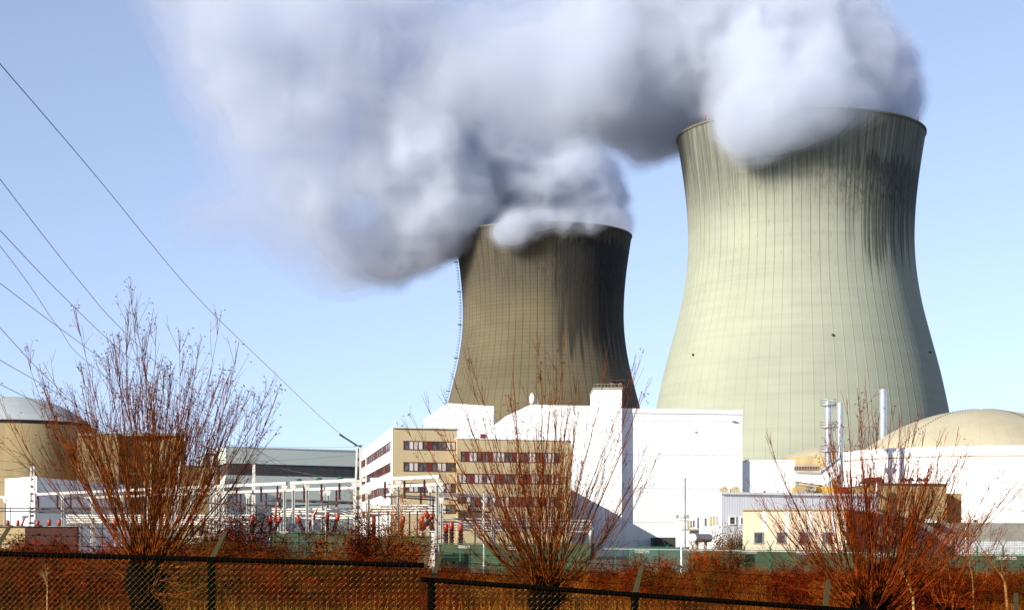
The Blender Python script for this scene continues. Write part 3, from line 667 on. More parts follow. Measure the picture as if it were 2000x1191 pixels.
# long concrete wall and white corrugated store at the lower right
cw = thing('concrete_store', 'long grey beige concrete wall over a white slatted base at the far right', 'building', (X(1800,262),262,0))
A = Vector((X(1790,262),262,0)); B_ = Vector((X(2080,268),268,0))
mb = MB(); mb.prism([(A.x,A.y),(B_.x,B_.y),(B_.x,B_.y+20),(A.x,A.y+20)], 2.9, Z(1020,262)); part(mb, 'upper_wall', m_conc, cw)
xs_ = X(1862,262); mb = MB(); mb.box(A.x,xs_-.02,262.2,280,0,2.88); part(mb, 'lower_wall', m_conc, cw)
mb = MB(); mb.prism([(xs_,A.y+.5),(B_.x,B_.y+.5),(B_.x,B_.y+20),(xs_,A.y+20)], 0, 2.89); part(mb, 'slatted_base', cladding('white_slats', (0.74,0.76,0.74), .55, .45, .1), cw)
mb = MB(); mb.box(X(1812,260),X(1821,260),260.5,262.0,Z(1020,262)+.01,Z(1013,262)); mb.box(X(1828,260),X(1835,260),260.5,262.0,Z(1020,262)+.01,Z(1016,262)); part(mb, 'roof_box', m_lip, cw)
ls = thing('lane_lamp', 'thin white lamp post with a curled arm before the concrete wall', 'lamp post', (X(1886,235),235,0)); q = ls.location
mb = MB(); mb.tube([q, q+Vector((0,0,4.3)), q+Vector((.12,0,4.9)), q+Vector((.5,0,5.3)), q+Vector((1.1,0,5.5))], [.11,.09,.08,.07,.05], 7); part(mb, 'post', m_white, ls)
mb = MB(); mb.lathe(q.x+1.25,q.y,[(.12,q.z+5.35),(.3,q.z+5.4),(.28,q.z+5.6),(.1,q.z+5.75)],10); part(mb, 'lamp_head', m_dark, ls)
# ---------------------------------------------------------------- switchyard
m_gal = plain('pale_galvanised_gantry', (0.50, 0.485, 0.43), 0.5, var=0.12, scale=1.5)
m_insul = plain('dark_brown_porcelain', (0.035, 0.012, 0.010), 0.25)
m_orange = plain('orange_red_paint', (0.30, 0.020, 0.002), 0.4, var=0.3)
m_black = plain('black_wire', (0.015, 0.014, 0.013), 0.5)
m_bus = plain('pale_aluminium_busbar', (0.62, 0.58, 0.48), 0.4, 0.2)
def ibeam(mb, a, b_, w, h):
    """box girder between two points, a and b_ on its axis"""
    d = (b_-a); d.z = 0; d.normalize(); n_ = Vector((d.y,-d.x,0))*w*.5; u = Vector((0,0,h*.5))
    mb.hexa([a+n_-u, b_+n_-u, b_-n_-u, a-n_-u], [a+n_+u, b_+n_+u, b_-n_+u, a-n_+u])
def column(mb, p, zt_, w):
    t_ = w*.26; mb.box(p.x-w/2, p.x-w/2+t_, p.y-w/2, p.y+w/2, 0, zt_); mb.box(p.x+w/2-t_*.5, p.x+w/2, p.y-w/2+.02, p.y+w/2, 0, zt_); mb.box(p.x-w/2+t_, p.x+w/2-t_*.5, p.y+w*.25, p.y+w*.35, 0, zt_-.001)
def row_pt(px, A, B_): return on_face(A, B_, px)
NEAR_A = Vector((X(855,205),205,0)); NEAR_B = Vector((X(60,285),285,0)); NZ = 10.3
FAR_A = Vector((X(875,232),232,0)); FAR_B = Vector((X(0,332),332,0))
def insulator(p, L, label, grp, name='insulator_string'):
    t = thing(name, label, 'insulator', p, grp); q = p.copy(); prof = []
    mb = MB(); n = int(L/.13); prof = [(.05,q.z-L)]
    for k in range(n): z_ = q.z-L+.1+k*(L-.15)/n; prof += [(.12,z_),(.20,z_+.03),(.12,z_+.06)]
    prof += [(.05,q.z)]; mb.lathe(q.x,q.y,prof,6); part(mb, 'sheds', m_insul, t)
    for zz in (q.z-L-.06, q.z-L*.48):
        mb = MB(); mb.lathe(q.x,q.y,[(.14,zz-.1),(.24,zz),(.14,zz+.12)],8); part(mb, 'end_fitting', m_orange, t)
    return t
def gantry(A, B_, zt_, pxs, label, loc, w=.36, bw=.34, A_legs=()):
    g_ = thing('steel_gantry', label, 'gantry', (loc.x, loc.y, 0))
    for px_ in pxs:
        p = row_pt(px_, A, B_); mb = MB(); column(mb, p, zt_-.25, w)
        mb.hexa([(p.x-w*.5,p.y-w*.5,zt_-1.0),(p.x+w*.5,p.y-w*.5,zt_-1.0),(p.x+w*.5,p.y+w*.5,zt_-1.0),(p.x-w*.5,p.y+w*.5,zt_-1.0)],
                [(p.x-w*1.2,p.y-w*.55,zt_-.26),(p.x+w*1.2,p.y-w*.55,zt_-.26),(p.x+w*1.2,p.y+w*.55,zt_-.26),(p.x-w*1.2,p.y+w*.55,zt_-.26)])
        part(mb, 'column', m_gal, g_)
    a = row_pt(pxs[0], A, B_); e = row_pt(pxs[-1], A, B_); a.z = e.z = zt_; d = (e-a).normalized()
    mb = MB(); ibeam(mb, a-d*.5, e+d*.5, bw, .38); part(mb, 'beam', m_gal, g_)
    return g_
gantry(NEAR_A, NEAR_B, NZ, (855,), 'x', NEAR_A) if False else None
gantry(NEAR_A, NEAR_B, NZ, (854,778,699), 'white gantry nearest the fence, right of the tall battened mast', row_pt(778,NEAR_A,NEAR_B))
gantry(NEAR_A, NEAR_B, NZ, (693,600,573), 'white gantry with paired columns just left of the tall battened mast', row_pt(600,NEAR_A,NEAR_B))
gantry(NEAR_A, NEAR_B, NZ, (556,430,375,350), 'white gantry seen through the right half of the big left willow', row_pt(430,NEAR_A,NEAR_B))
gantry(NEAR_A, NEAR_B, NZ, (338,290,182,122,70), 'white gantry running from the left willow to the lean mast at the left', row_pt(182,NEAR_A,NEAR_B))
gantry(NEAR_A, NEAR_B, NZ-.2, (58,10,-40), 'white gantry cut by the left edge of the view', row_pt(10,NEAR_A,NEAR_B))
gantry(FAR_A, FAR_B, NZ, (862,840,765,720,641), 'second row gantry in front of the office wall', row_pt(765,FAR_A,FAR_B), .4)
gantry(FAR_A, FAR_B, NZ, (630,545,484,440), 'second row gantry before the grey green hall', row_pt(484,FAR_A,FAR_B), .4)
gantry(FAR_A, FAR_B, NZ, (425,310,240,179,92,30), 'second row gantry behind the left willow', row_pt(240,FAR_A,FAR_B), .4)
LO_A = Vector((X(964,212),212,0)); LO_B = Vector((X(858,208),208,0))
gantry(LO_A, LO_B, Z(967,210), (962,944,862), 'low white gantry seen through the left side of the middle willow', LO_A, .3, .35)
gantry(LO_A, Vector((X(1180,222),222,0)), Z(1030,215), (966,1042,1100,1152), 'low bar frame behind the middle willow', row_pt(1042,LO_A,Vector((X(1180,222),222,0))), .18, .2)
# battened masts
def mast(px, D, ytop, label, w=.5, lean=.25):
    p = Vector((X(px,D),D,0)); t = thing('steel_mast', label, 'mast', p); zt_ = Z(ytop,D)
    for k, (s_, mt) in enumerate(((-1,m_gal),(1,m_gal))):
        mb = MB(); x0 = p.x+s_*w*.9; x1 = p.x+s_*w*.28+.15
        mb.hexa([(x0-.14,p.y-.2,0),(x0+.14,p.y-.2,0),(x0+.14,p.y+.2,0),(x0-.14,p.y+.2,0)],[(x1-.11,p.y-.16,zt_),(x1+.11,p.y-.16,zt_),(x1+.11,p.y+.16,zt_),(x1-.11,p.y+.16,zt_)])
        part(mb, 'leg', mt, t)
    mb = MB(); z_ = 1.0
    while z_ < zt_:
        f_ = z_/zt_; xa = p.x-w*.9*(1-f_)-(w*.28-.15)*f_; xb = p.x+w*.9*(1-f_)+(w*.28+.15)*f_
        mb.box(xa, xb, p.y-.12, p.y+.12, z_, z_+.35); z_ += 1.15
    mb.box(p.x-.35, p.x+.6, p.y-.2, p.y+.2, zt_, zt_+.12); part(mb, 'batten', m_dark, t, 'row of dark batten plates between the two legs')['kind'] = 'stuff'
    return p, zt_
mast(698, 214, 871, 'tall battened steel mast in front of the left corner of the office', .62)
mast(62, 283, 909, 'tall steel mast standing before the white shed at the left edge', .7)
mast(345, 256, 899, 'tall steel mast half hidden by the left willow', .5)
mast(413, 262, 890, 'steel mast between the left willow and the grey green hall', .4)
mast(494, 268, 906, 'slim steel mast with a small crosspiece before the grey green hall', .3)
# suspended insulators, three to a bay
G1 = 'insulator strings under the near gantry row'
for px_, lb in ((829,'dark insulator string hung from the near gantry, beside its end column'),(790,'dark insulator string hung from the middle of the gantry before the office'),(752,'dark insulator string hung nearest the tall mast on its right'),
                (663,'dark insulator string hung nearest the tall mast on its left'),(628,'insulator string halfway between the mast and the paired columns'),(594,'dark insulator string hung beside the paired gantry columns'),
                (542,'dark insulator string hung left of the paired gantry columns'),(510,'insulator string hung above the rusty shrubs before the dark hall band'),(462,'insulator string hung just right of the willow twigs'),
                (427,'insulator string among the outer right willow twigs'),(245,'insulator string behind the left willow, right of its lean twigs'),(138,'insulator string right of the white shed front'),(112,'insulator string at the shaded flank of the white shed'),(75,'insulator string right beside the left mast')):
    p = row_pt(px_, NEAR_A, NEAR_B); p.z = NZ-.27; insulator(p, 1.9, lb, G1)
G2 = 'insulator strings under the far gantry row'
for px_, lb in ((822,'thin far insulator string beside the second row end column'),(700,'thin far insulator string right behind the tall mast'),(657,'thin far insulator string left behind the tall mast'),(547,'thin far insulator string left of the paired columns'),
                (520,'thin far insulator string above the rust coloured shrubs'),(470,'thin far insulator string near the slim mast'),(411,'thin far insulator string between the willow and slim mast'),(104,'thin far insulator string behind the shed corner'),(81,'thin far insulator string right behind the left mast'),
                (52,'thin far insulator string left behind the left mast'),(42,'thin far insulator string before the white shed front'),(27,'thin far insulator string at the left end of the white shed')):
    p = row_pt(px_, FAR_A, FAR_B); p.z = NZ-.27; insulator(p, 2.2, lb, G2)
# busbars
def busset(label, pts, rad, mat, nm='busbar_set', stands=()):
    base = pts[0][0]; t = thing(nm, label, 'busbar', (base.x, base.y, 0))
    for ln in pts: mb = MB(); mb.tube(ln, rad, 6); part(mb, 'busbar', mat, t)
    for s_ in stands:
        mb = MB(); mb.tube([(s_.x,s_.y,0),(s_.x,s_.y,s_.z)], .09, 6); part(mb, 'stand', m_dark, t)
    return t
D_ = 236
busset('set of pale horizontal busbar tubes between the mast and the rusty shrubs', [[P(532,y0,D_+k*3),P(692,y0-1,D_+k*3-4)] for k, y0 in enumerate((994,998.5,1003,1007.5,1012))], .13, m_bus, stands=[P(p_,1010,D_) for p_ in (560,630,680)])
busset('set of pale horizontal busbar tubes in front of the office base', [[P(722,y0,D_-6+k*3),P(852,y0-1,D_-12+k*3)] for k, y0 in enumerate((987,992,997,1002))], .11, m_bus, stands=[P(p_,997,D_-9) for p_ in (740,758,775,800,815)])
busset('long set of pale busbar tubes behind the middle willow', [[P(857,y0,220+k*3),P(1155,y0+5,226+k*3)] for k, y0 in enumerate((1012,1018,1023,1028,1033))], .13, m_bus, stands=[P(p_,1028,222) for p_ in (872,900,928)])
busset('long set of pale busbar tubes behind the left willow', [[P(130,y0,268+k*3),P(500,y0,250+k*3)] for k, y0 in enumerate((1006,1010,1014.5,1019,1023))], .13, m_bus, stands=[P(p_,1019,262) for p_ in (200,260,330,400,460)])
busset('dark overhead busbars crossing before the grey green hall', [[P(516,977,238),P(692,983,228)],[P(540,975,243),P(692,980,231)],[P(575,987,244),P(660,984,233)],[P(360,980,250),P(550,988,242)]], .10, m_dark, stands=[P(p_,980,238) for p_ in (545,640)])
busset('dark overhead busbars crossing before the office windows', [[P(746,968,224),P(862,977,214)],[P(783,967,226),P(876,973,214)],[P(822,966,228),P(940,985,216)],[P(862,995,216),P(960,1000,214)]], .09, m_dark, stands=[P(p_,970,222) for p_ in (846,)])
busset('dark overhead busbars crossing before the white shed', [[P(0,998,280),P(240,996,268)],[P(0,992,284),P(245,990,272)],[P(60,994,286),P(235,993,276)],[P(60,1000,286),P(180,1001,276)]], .10, m_dark, stands=[P(p_,993,280) for p_ in (20,160)])
# orange headed switchgear
def arrester(px, yh, D, label, tilt=0.0, grp='orange headed switchgear posts', arm=False):
    h = Z(yh, D); p = Vector((X(px,D),D,0)); t = thing('switchgear_post', label, 'switchgear', p, grp)
    top = Vector((p.x, D, h)); foot = Vector((p.x-tilt*1.6, D, h-2.0))
    mb = MB(); n = 9; pts = []; rad = []
    for k in range(n): f_ = k/(n-1); pts.append(foot.lerp(top, f_*.85)); rad.append(.24 if k % 2 else .32)
    mb.tube(pts, rad, 8); part(mb, 'bushing', m_insul, t)
    mb = MB(); d = (top-foot).normalized(); mb.tube([foot+d*1.7, foot+d*1.85, foot+d*2.2, foot+d*2.5, foot+d*2.62], [.20,.27,.28,.25,.10], 10); part(mb, 'head', m_orange, t, smooth=True)
    mb = MB(); mb.tube([(foot.x,D,0),(foot.x,D,foot.z+.05)], .12, 6); mb.box(foot.x-.45,foot.x+.45,D-.3,D+.3,foot.z-.12,foot.z); part(mb, 'stand', m_gal, t)
GL = [(833,1003,212,-.5,'left arm of the V shaped orange headed pair before the office'),(846,1004,212,.9,'right arm of the V shaped orange headed pair before the office'),(824,1018,214,0,'short orange headed post left of the V shaped pair'),
      (871,1032,205,0,'orange headed post nearest the white end column on its right'),(882,1028,205,0,'middle orange headed post of the three by the end column'),(900,1031,205,0,'rightmost orange headed post by the end column'),
      (583,1013,226,-.5,'orange headed post between the paired columns and mast, next to the columns'),(546,1013,226,.6,'orange headed post left of the paired columns'),(612,1011,228,.7,'slanting orange headed post in the middle before the mast'),(639,1009,228,0,'upright orange headed post left of the tall mast'),
      (659,1010,228,.3,'orange headed post nearest the tall mast on its left'),(528,1014,230,0,'orange headed post above the first rusty shrub'),(493,1014,232,0,'orange headed post over the rusty shrub by the slim mast'),(730,1017,226,0,'small orange headed post right of the tall mast'),(787,1016,226,.2,'orange headed post under the office corner'),
      (15,1023,262,0,'orange headed post at the left edge behind the yard wall'),(35,1023,262,0,'orange headed post before the front of the white shed'),(73,1022,262,.4,'large orange headed post beside the left mast'),(96,1021,262,0,'orange headed post at the shaded side of the shed'),(116,1021,262,0,'orange headed post over the dark brick wall'),
      (225,1021,258,0,'orange headed post behind the left willow stems'),(375,1020,245,0,'orange headed post among the right willow stems'),(398,1018,245,.3,'orange headed post right of the willow stems')]
for px_, yh, D_, tl, lb in GL: arrester(px_, yh, D_, lb, tl)
for px0, y0, px1, y1, D_, lb in ((540,985,537,1020,226,'thin orange switch arm standing left of the paired columns'),(620,992,611,1008,227,'short slanting orange switch arm before the mast'),(50,1008,40,1030,262,'thin orange switch rod before the shed')):
    a = P(px0,y0,D_); e = P(px1,y1,D_); t = thing('switch_arm', lb, 'switchgear', (e.x,e.y,0)); mb = MB(); mb.tube([a, a.lerp(e,.5), e], [.1,.16,.22], 7); part(mb, 'arm', m_orange, t)
    mb = MB(); mb.tube([(e.x,e.y,0), e], .14, 6); part(mb, 'stand', m_gal, t)
# lamp posts of the yard
fl = thing('floodlight_mast', 'slim twin pole floodlight mast before the white hall at centre right', 'floodlight mast', (X(1334.5,147),147,0)); q = fl.location
for dx, mt in ((-.15,m_white),(.15,m_steel)):
    mb = MB(); mb.tube([(q.x+dx,q.y,0 if dx < 0 else 2.2),(q.x+dx,q.y,Z(933,147))], [.09,.07], 8); part(mb, 'pole', mt, fl)
mb = MB(); zz = Z(1016,147); mb.tube([(q.x-.45,q.y-.1,zz),(q.x+.45,q.y-.1,zz)], .04, 5); 
for dx in (-.45,.4): mb.tube([(q.x+dx,q.y-.1,zz),(q.x+dx,q.y-.1,zz+.3)], .03, 5)
part(mb, 'crossbar', m_steel, fl)
for dx in (-.5,.1,.35):
    mb = MB(); mb.hexa([(q.x+dx-.12,q.y-.3,zz+.25),(q.x+dx+.12,q.y-.3,zz+.25),(q.x+dx+.1,q.y,zz+.2),(q.x+dx-.1,q.y,zz+.2)],[(q.x+dx-.12,q.y-.25,zz+.5),(q.x+dx+.12,q.y-.25,zz+.5),(q.x+dx+.1,q.y,zz+.42),(q.x+dx-.1,q.y,zz+.42)]); part(mb, 'floodlight', m_conc, fl)
ep = thing('end_post', 'thick pale post with a concrete foot where the low gantry meets the green fence', 'post', (X(850,140),140,0)); q = ep.location
mb = MB(); mb.box(q.x-.28,q.x-.02,q.y-.2,q.y+.1,0,3.6); part(mb, 'post', m_gal, ep)
mb = MB(); mb.hexa([(q.x-.75,q.y+.15,0),(q.x+.5,q.y+.15,0),(q.x+.5,q.y+.8,0),(q.x-.75,q.y+.8,0)],[(q.x-.3,q.y+.15,2.4),(q.x+.2,q.y+.15,2.4),(q.x+.2,q.y+.6,2.4),(q.x-.3,q.y+.6,2.4)]); part(mb, 'foot', m_conc, ep)
for px_, yt, lb in ((636,992,'thin pale pole right of the paired gantry columns'),(715,985,'thin pale pole right of the tall mast'),(945,967,'thin pale pole at the left of the middle willow')):
    mb = MB(); D_ = 150; mb.lathe(X(px_,D_),D_,[(.08,0),(.08,1.2),(.06,1.25),(.06,Z(yt,D_)),(.09,Z(yt,D_)+.02),(.09,Z(yt,D_)+.12)],8); o = mb.build('thin_pole', m_gal, loc=(X(px_,D_),D_,0)); tag(o, lb, 'pole')

# ---------------------------------------------------------------- overhead conductors
def wire(pts, label, rad=.022, sag=0.0, grp='overhead conductors at the left'):
    """pts: (px, py, D); smooth curve through them"""
    W = [P(*p) for p in pts]; out = []
    for k in range(len(W)-1):
        a = W[max(k-1,0)]; b_ = W[k]; c_ = W[k+1]; d = W[min(k+2,len(W)-1)]
        for i in range(8):
            t = i/8; out.append(.5*((2*b_)+(-a+c_)*t+(2*a-5*b_+4*c_-d)*t*t+(-a+3*b_-3*c_+d)*t**3))
    out.append(W[-1])
    mb = MB(); mb.tube(out, rad*.75, 5, cap=True)
    return tag(mb.build('overhead_wire', m_black, loc=tuple(W[-1])), label, 'wire', grp)
wire([(-60,50,62),(0,125,72),(180,335,105),(380,575,150),(540,732,182),(640,826,204),(697,871,214)], 'topmost overhead wire sweeping down to the tip of the tall mast', .03)
wire([(-60,262,75),(0,350,84),(160,555,112),(250,655,132),(420,812,175),(588,944,228)], 'second wire from the top, ending at the paired gantry columns', .026)
wire([(-60,385,80),(0,450,88),(125,580,110),(260,705,140),(440,845,185),(625,940,222)], 'third wire from the top at the left edge', .026)
wire([(-60,405,80),(0,480,90),(60,560,104),(115,640,122),(160,690,135)][:4]+[(190,722,150),(420,880,215),(662,937,218)], 'steep wire starting just below the third one at the left edge', .022)
wire([(-60,505,90),(0,553,98),(150,665,130),(360,815,185),(560,930,240),(580,944,246)], 'wire entering the left edge halfway up the willow', .026)
wire([(-60,580,95),(0,640,102),(100,745,130),(220,845,170),(345,901,256)], 'wire entering above the grey dome and ending on the hidden mast', .026)
wire([(-60,665,100),(0,703,108),(130,778,140),(280,870,200),(410,892,262)], 'wire crossing the grey dome from its upper left', .028)
wire([(-60,715,100),(0,750,108),(120,810,140),(260,885,205),(345,902,256)], 'lowest steep wire crossing the grey dome', .028)
for k, y0 in enumerate((884,905,922,935,947)):
    wire([(-40,y0-9,270),(30,y0-3,278),(62,y0+2 if k else 911,283)], 'nearly level wire meeting the left mast, number %s from its top' % ('one','two','three','four','five')[k], .03, grp='level wires at the left mast')
for k, (y0, y1) in enumerate(((913,925),(928,938),(943,949))):
    wire([(66,y0,283),(200,y1,300),(420,y1+3,330)], 'level wire running right from the left mast, %s' % ('upper one','middle one','lower one')[k], .03, grp='level wires right of the left mast')
for k, (a_, b_) in enumerate((((430,868),(695,873)),((430,871),(700,880)),((500,900),(692,888)))):
    wire([(a_[0],a_[1],300),((a_[0]+b_[0])/2,(a_[1]+b_[1])/2+2,300),(b_[0],b_[1],300)], 'hair thin level wire above the grey green hall roof, %s' % ('the highest','the middle one','the lowest, crossing the wall')[k], .025, grp='thin wires by the hall roof')
# suspension insulators at wire ends
for p_, q_, lb in (((663,848),(695,868),'string of insulator discs on the topmost wire beside the mast tip'),):
    a = P(p_[0],p_[1],209); e = P(q_[0],q_[1],214); t = thing('tension_insulator', lb, 'insulator', a); pts = [a.lerp(e,k/22) for k in range(23)]
    mb = MB(); mb.tube(pts, [.05 if k % 2 else .12 for k in range(23)], 6); part(mb, 'discs', m_dark, t)
    mb = MB(); mb.tube([a+(a-e).normalized()*.3, a], .07, 6); mb.tube([e, e+(e-a).normalized()*.2], .07, 6); part(mb, 'clamp', m_steel, t)
for px_, lb in ((584,'green glass insulator on top of the beam by the paired columns'),(623,'green glass insulator in the middle of the beam top'),(664,'green glass insulator on the beam top nearest the mast')):
    p = row_pt(px_, NEAR_A, NEAR_B); p.z = NZ+.28; mb = MB(); mb.tube([p+Vector((-.35,0,.02)),p+Vector((-.1,0,.12)),p+Vector((.15,0,.12)),p+Vector((.4,0,.02))],[.08,.17,.17,.08],8)
    o = mb.build('beam_insulator', plain('green_glass', (0.02,0.10,0.06), .2) if px_ == 584 else bpy.data.materials['green_glass'], loc=tuple(p)); tag(o, lb, 'insulator', 'glass insulators on the beam')

# ---------------------------------------------------------------- green perimeter fence
gf = thing('green_fence', 'long green mesh perimeter fence with Y shaped arms in front of the plant', 'fence', (X(1300,140),140,0))
GD = 140.0; gtop = 2.45
def gfy(px): return GD+max(0,(1100-px))*.012
xs = []; px_ = 242.0
while px_ < 2040: xs.append(px_); px_ += 50.5
for p_ in xs:
    D_ = gfy(p_); x_ = X(p_, D_); mb = MB(); mb.box(x_-.06,x_+.06,D_-.05,D_+.05,0,gtop+.1)
    mb.tube([(x_,D_,gtop+.05),(x_-.32,D_-.1,gtop+.55)], .03, 4); mb.tube([(x_,D_,gtop+.05),(x_+.32,D_+.1,gtop+.55)], .03, 4); part(mb, 'post', m_green, gf)
mb = MB(); 
for a_, e_ in zip(xs[:-1], xs[1:]):
    pa = Vector((X(a_,gfy(a_)),gfy(a_),0)); pb = Vector((X(e_,gfy(e_)),gfy(e_),0))
    n_ = 22
    for k in range(1, n_): q_ = pa.lerp(pb, k/n_); mb.tube([(q_.x,q_.y,.05),(q_.x,q_.y,gtop)], .007, 3, cap=False)
    for zz in (.1,.5,.9,1.3,1.7,2.1,gtop): mb.tube([(pa.x,pa.y,zz),(pb.x,pb.y,zz)], .010, 3, cap=False)
    for dz, dx in ((.2,.1),(.35,.2),(.5,.3)):
        for s_ in (-1,1): mb.tube([(pa.x+s_*dx,pa.y,gtop+dz),(pb.x+s_*dx,pb.y,gtop+dz)], .006, 3, cap=False)
part(mb, 'mesh_panels', m_green, gf, 'fine welded green wire between the posts')
m_gwall = plain('blue_green_sheet', (0.055, 0.11, 0.085), 0.6, var=0.25, scale=0.4, streak=True)
m_ggwall = plain('moss_green_board', (0.040, 0.062, 0.018), 0.7, var=0.4, scale=0.5, streak=True)
for px0, px1, yt, D_, mt, lb in ((1225,1345,1069,172,m_gwall,'blue green sheet screen behind the fence, left of the floodlight mast'),(1346,1452,1074,174,m_ggwall,'mossy green board screen behind the fence, right of the floodlight mast'),(528,690,1040,160,m_ggwall,'dark green screen behind the rusty shrubs below the paired columns'),
                                 (700,842,1048,163,m_ggwall,'mossy green screen behind the fence below the office corner'),(858,1150,1062,166,m_ggwall,'mossy green screen behind the middle willow'),(1453,1850,1076,175,m_ggwall,'mossy green screen below the cream building'),(1851,2060,1084,178,m_ggwall,'mossy green screen at the far right')):
    t = thing('yard_screen', lb, 'screen fence', (X(px0,D_),D_,0)); zt_ = Z(yt,D_); mb = MB(); x0 = X(px0,D_); x1 = X(px1,D_)
    mb.box(x0,x1,D_,D_+.08,.05,zt_); part(mb, 'sheet', mt, t)
    mb = MB(); n_ = max(2,int((x1-x0)/2.4))
    for k in range(n_+1): xx = x0+(x1-x0)*k/n_; mb.box(xx-.05,xx+.05,D_-.08,D_-.005,0,zt_+.05)
    mb.box(x0-.05,x1+.05,D_-.06,D_+.1,zt_+.051,zt_+.12); part(mb, 'frame', m_green, t)
for px0, px1, y0, D_, lb in ((1240,1268,1074.5,139,'pale double light bar on the green fence left of the floodlight mast'),(1342,1372,1074.5,139,'pale double light bar on the green fence at the floodlight mast'),(1447,1478,1076,139,'pale double light bar on the green fence by the cream building corner'),(1555,1586,1078,139,'pale double light bar under the second window of the cream building'),
                            (1945,1985,1087,139,'pale double light bar at the far right of the fence'),(1700,1745,1082,139,'pale double light bar behind the right willow'),(895,918,1065,141,'pale double light bar left of the middle willow'),(546,563,1037,150,'pale double light bar behind the rusty shrubs'),(990,1014,1068,141,'pale double light bar behind the middle willow stems')):
    t = thing('light_bar', lb, 'light bar', (X(px0,D_),D_,Z(y0+5,D_)), 'pale light bars along the fence'); q = t.location
    for dz in (.18,.05): mb = MB(); mb.tube([(q.x,q.y-.1,q.z+dz),(X(px1,D_),q.y-.1,q.z+dz+(-.02))], .045, 6); part(mb, 'tube', m_gal, t)
    mb = MB(); mb.box(q.x+.1,q.x+.2,q.y-.08,q.y+.05,q.z-.4,q.z+.15); part(mb, 'bracket', m_green, t)
mb = MB(); mb.tube([(X(1345,138.5),138.5,Z(1073,138.5)),(X(1450,138.5),138.5,Z(1075,138.5))], .035, 5); mb.tube([(X(1180,138.5),138.5,Z(1071,138.5)),(X(1345,138.5),138.5,Z(1073,138.5))], .03, 5); mb.tube([(X(1450,138.5),138.5,Z(1075,138.5)),(X(1800,138.5),138.5,Z(1081,138.5))], .03, 5)
part(mb, 'top_conduit', m_gal, gf)

# ---------------------------------------------------------------- chain link fence in the foreground
m_link, nt, b = newmat('galvanised_chain_link')
b.inputs['Base Color'].default_value = (0.055, 0.040, 0.009, 1); b.inputs['Metallic'].default_value = 1.0; b.inputs['Roughness'].default_value = 0.30
m_post = plain('black_coated_steel', (0.0015, 0.001, 0.0008), 0.7, var=0.3)
m_post.node_tree.nodes['Principled BSDF'].inputs['Specular IOR Level'].default_value = 0.02
m_arm = plain('dull_olive_angle_iron', (0.05, 0.038, 0.007), 0.55, 0.2, var=0.3, scale=8)
m_barb = plain('dark_barbed_wire', (0.004, 0.002, 0.001), 0.8)
m_barb.node_tree.nodes['Principled BSDF'].inputs['Specular IOR Level'].default_value = 0.02
def link_fence(x0, x1, za, zb, D, posts, label, zlow=0.0):
    f = thing('chain_link_fence', label, 'fence', (x0, D, 0))
    def zt(x): return za+(zb-za)*(x-x0)/(x1-x0)
    mb = MB(); mb.tube([(x0,D,zt(x0)),((x0+x1)/2,D,zt((x0+x1)/2)),(x1,D,zt(x1))], .029, 10); part(mb, 'top_rail', m_post, f, smooth=True, auto=40)
    for px_ in posts:
        x_ = X(px_, D); h = zt(x_); mb = MB(); mb.tube([(x_,D+.02,0),(x_,D+.02,h+.03)], .045, 10); mb.tube([(x_,D+.02,h-.05),(x_,D+.02,h+.01)], .052, 10); part(mb, 'post', m_post, f)
        mb = MB(); a = Vector((x_-.0,D+.02,h+.0)); e = a+Vector((.105,.36,.32)); d = Vector((.032,0,0)); u = Vector((0,.012,0))
        mb.hexa([a-d-u,a+d-u,a+d+u,a-d+u],[e-d*.7-u,e+d*.7-u,e+d*.7+u,e-d*.7+u]); part(mb, 'barb_arm', m_arm, f)
    pitch = .067; wires_ = MB(); H = za+.4; h2 = pitch/2
    n0 = int((x0-H)/pitch)-1; n1 = int((x1+H)/pitch)+1
    for s_ in (1,-1):
        for k in range(n0, n1+1):
            xb = k*pitch; pts = []; i = 0
            while True:
                z_ = .08+i*h2; x_ = xb+s_*(i*h2); i += 1
                if z_ > 3.2: break
                if x_ < x0 or x_ > x1 or z_ > zt(x_)-.02: continue
                off_ = .004*(1 if i % 2 else -1)*s_
                pts.append((x_, D-.03+off_, z_))
            if len(pts) > 1:
                # each wire bends a little where it hooks its neighbour
                q_ = [];
                for a, e in zip(pts[:-1], pts[1:]):
                    q_.append(a); q_.append(((a[0]+e[0])/2-.0035*s_, (a[1]+e[1])/2, (a[2]+e[2])/2+.0035))
                q_.append(pts[-1]); wires_.tube(q_, .0026, 6, cap=False)
    part(wires_, 'mesh', m_link, f, 'woven chain link wire', smooth=True)
    mb = MB(); x_ = x0+.03
    while x_ < x1:
        z_ = zt(x_); mb.tube([(x_-.006,D-.028,z_-.035),(x_,D-.031,z_),(x_+.004,D-.01,z_+.03)], .0045, 4); x_ += .067
    part(mb, 'tie_wire', m_link, f, 'row of little wire hooks over the rail')['kind'] = 'stuff'
    for k, fr in enumerate((.33,.66,.97)):
        mb = MB(); o_ = Vector((.105*fr,.36*fr,.32*fr)); pts = [Vector((x0,D+.02,zt(x0)))+o_]+[Vector((X(p_,D),D+.02,zt(X(p_,D))))+o_ for p_ in posts]+[Vector((x1,D+.02,zt(x1)))+o_]
        pts = sorted(pts, key=lambda v_: v_.x); mb.tube(pts, .0035, 4)
        x_ = x0+.1
        while x_ < x1: z_ = zt(x_)+o_.z; mb.tube([(x_-.012,D+.02+o_.y,z_-.014),(x_+.012,D+.02+o_.y,z_+.014)], .003, 3); mb.tube([(x_-.012,D+.02+o_.y,z_+.014),(x_+.012,D+.02+o_.y,z_-.014)], .003, 3); x_ += .13
        part(mb, 'barbed_wire', m_barb, f)
FD = 20.0
link_fence(X(-420,FD), X(828,FD), Z(1069,FD), Z(1103,FD), FD, (-16,412), 'left run of black railed chain link fence, the higher section')
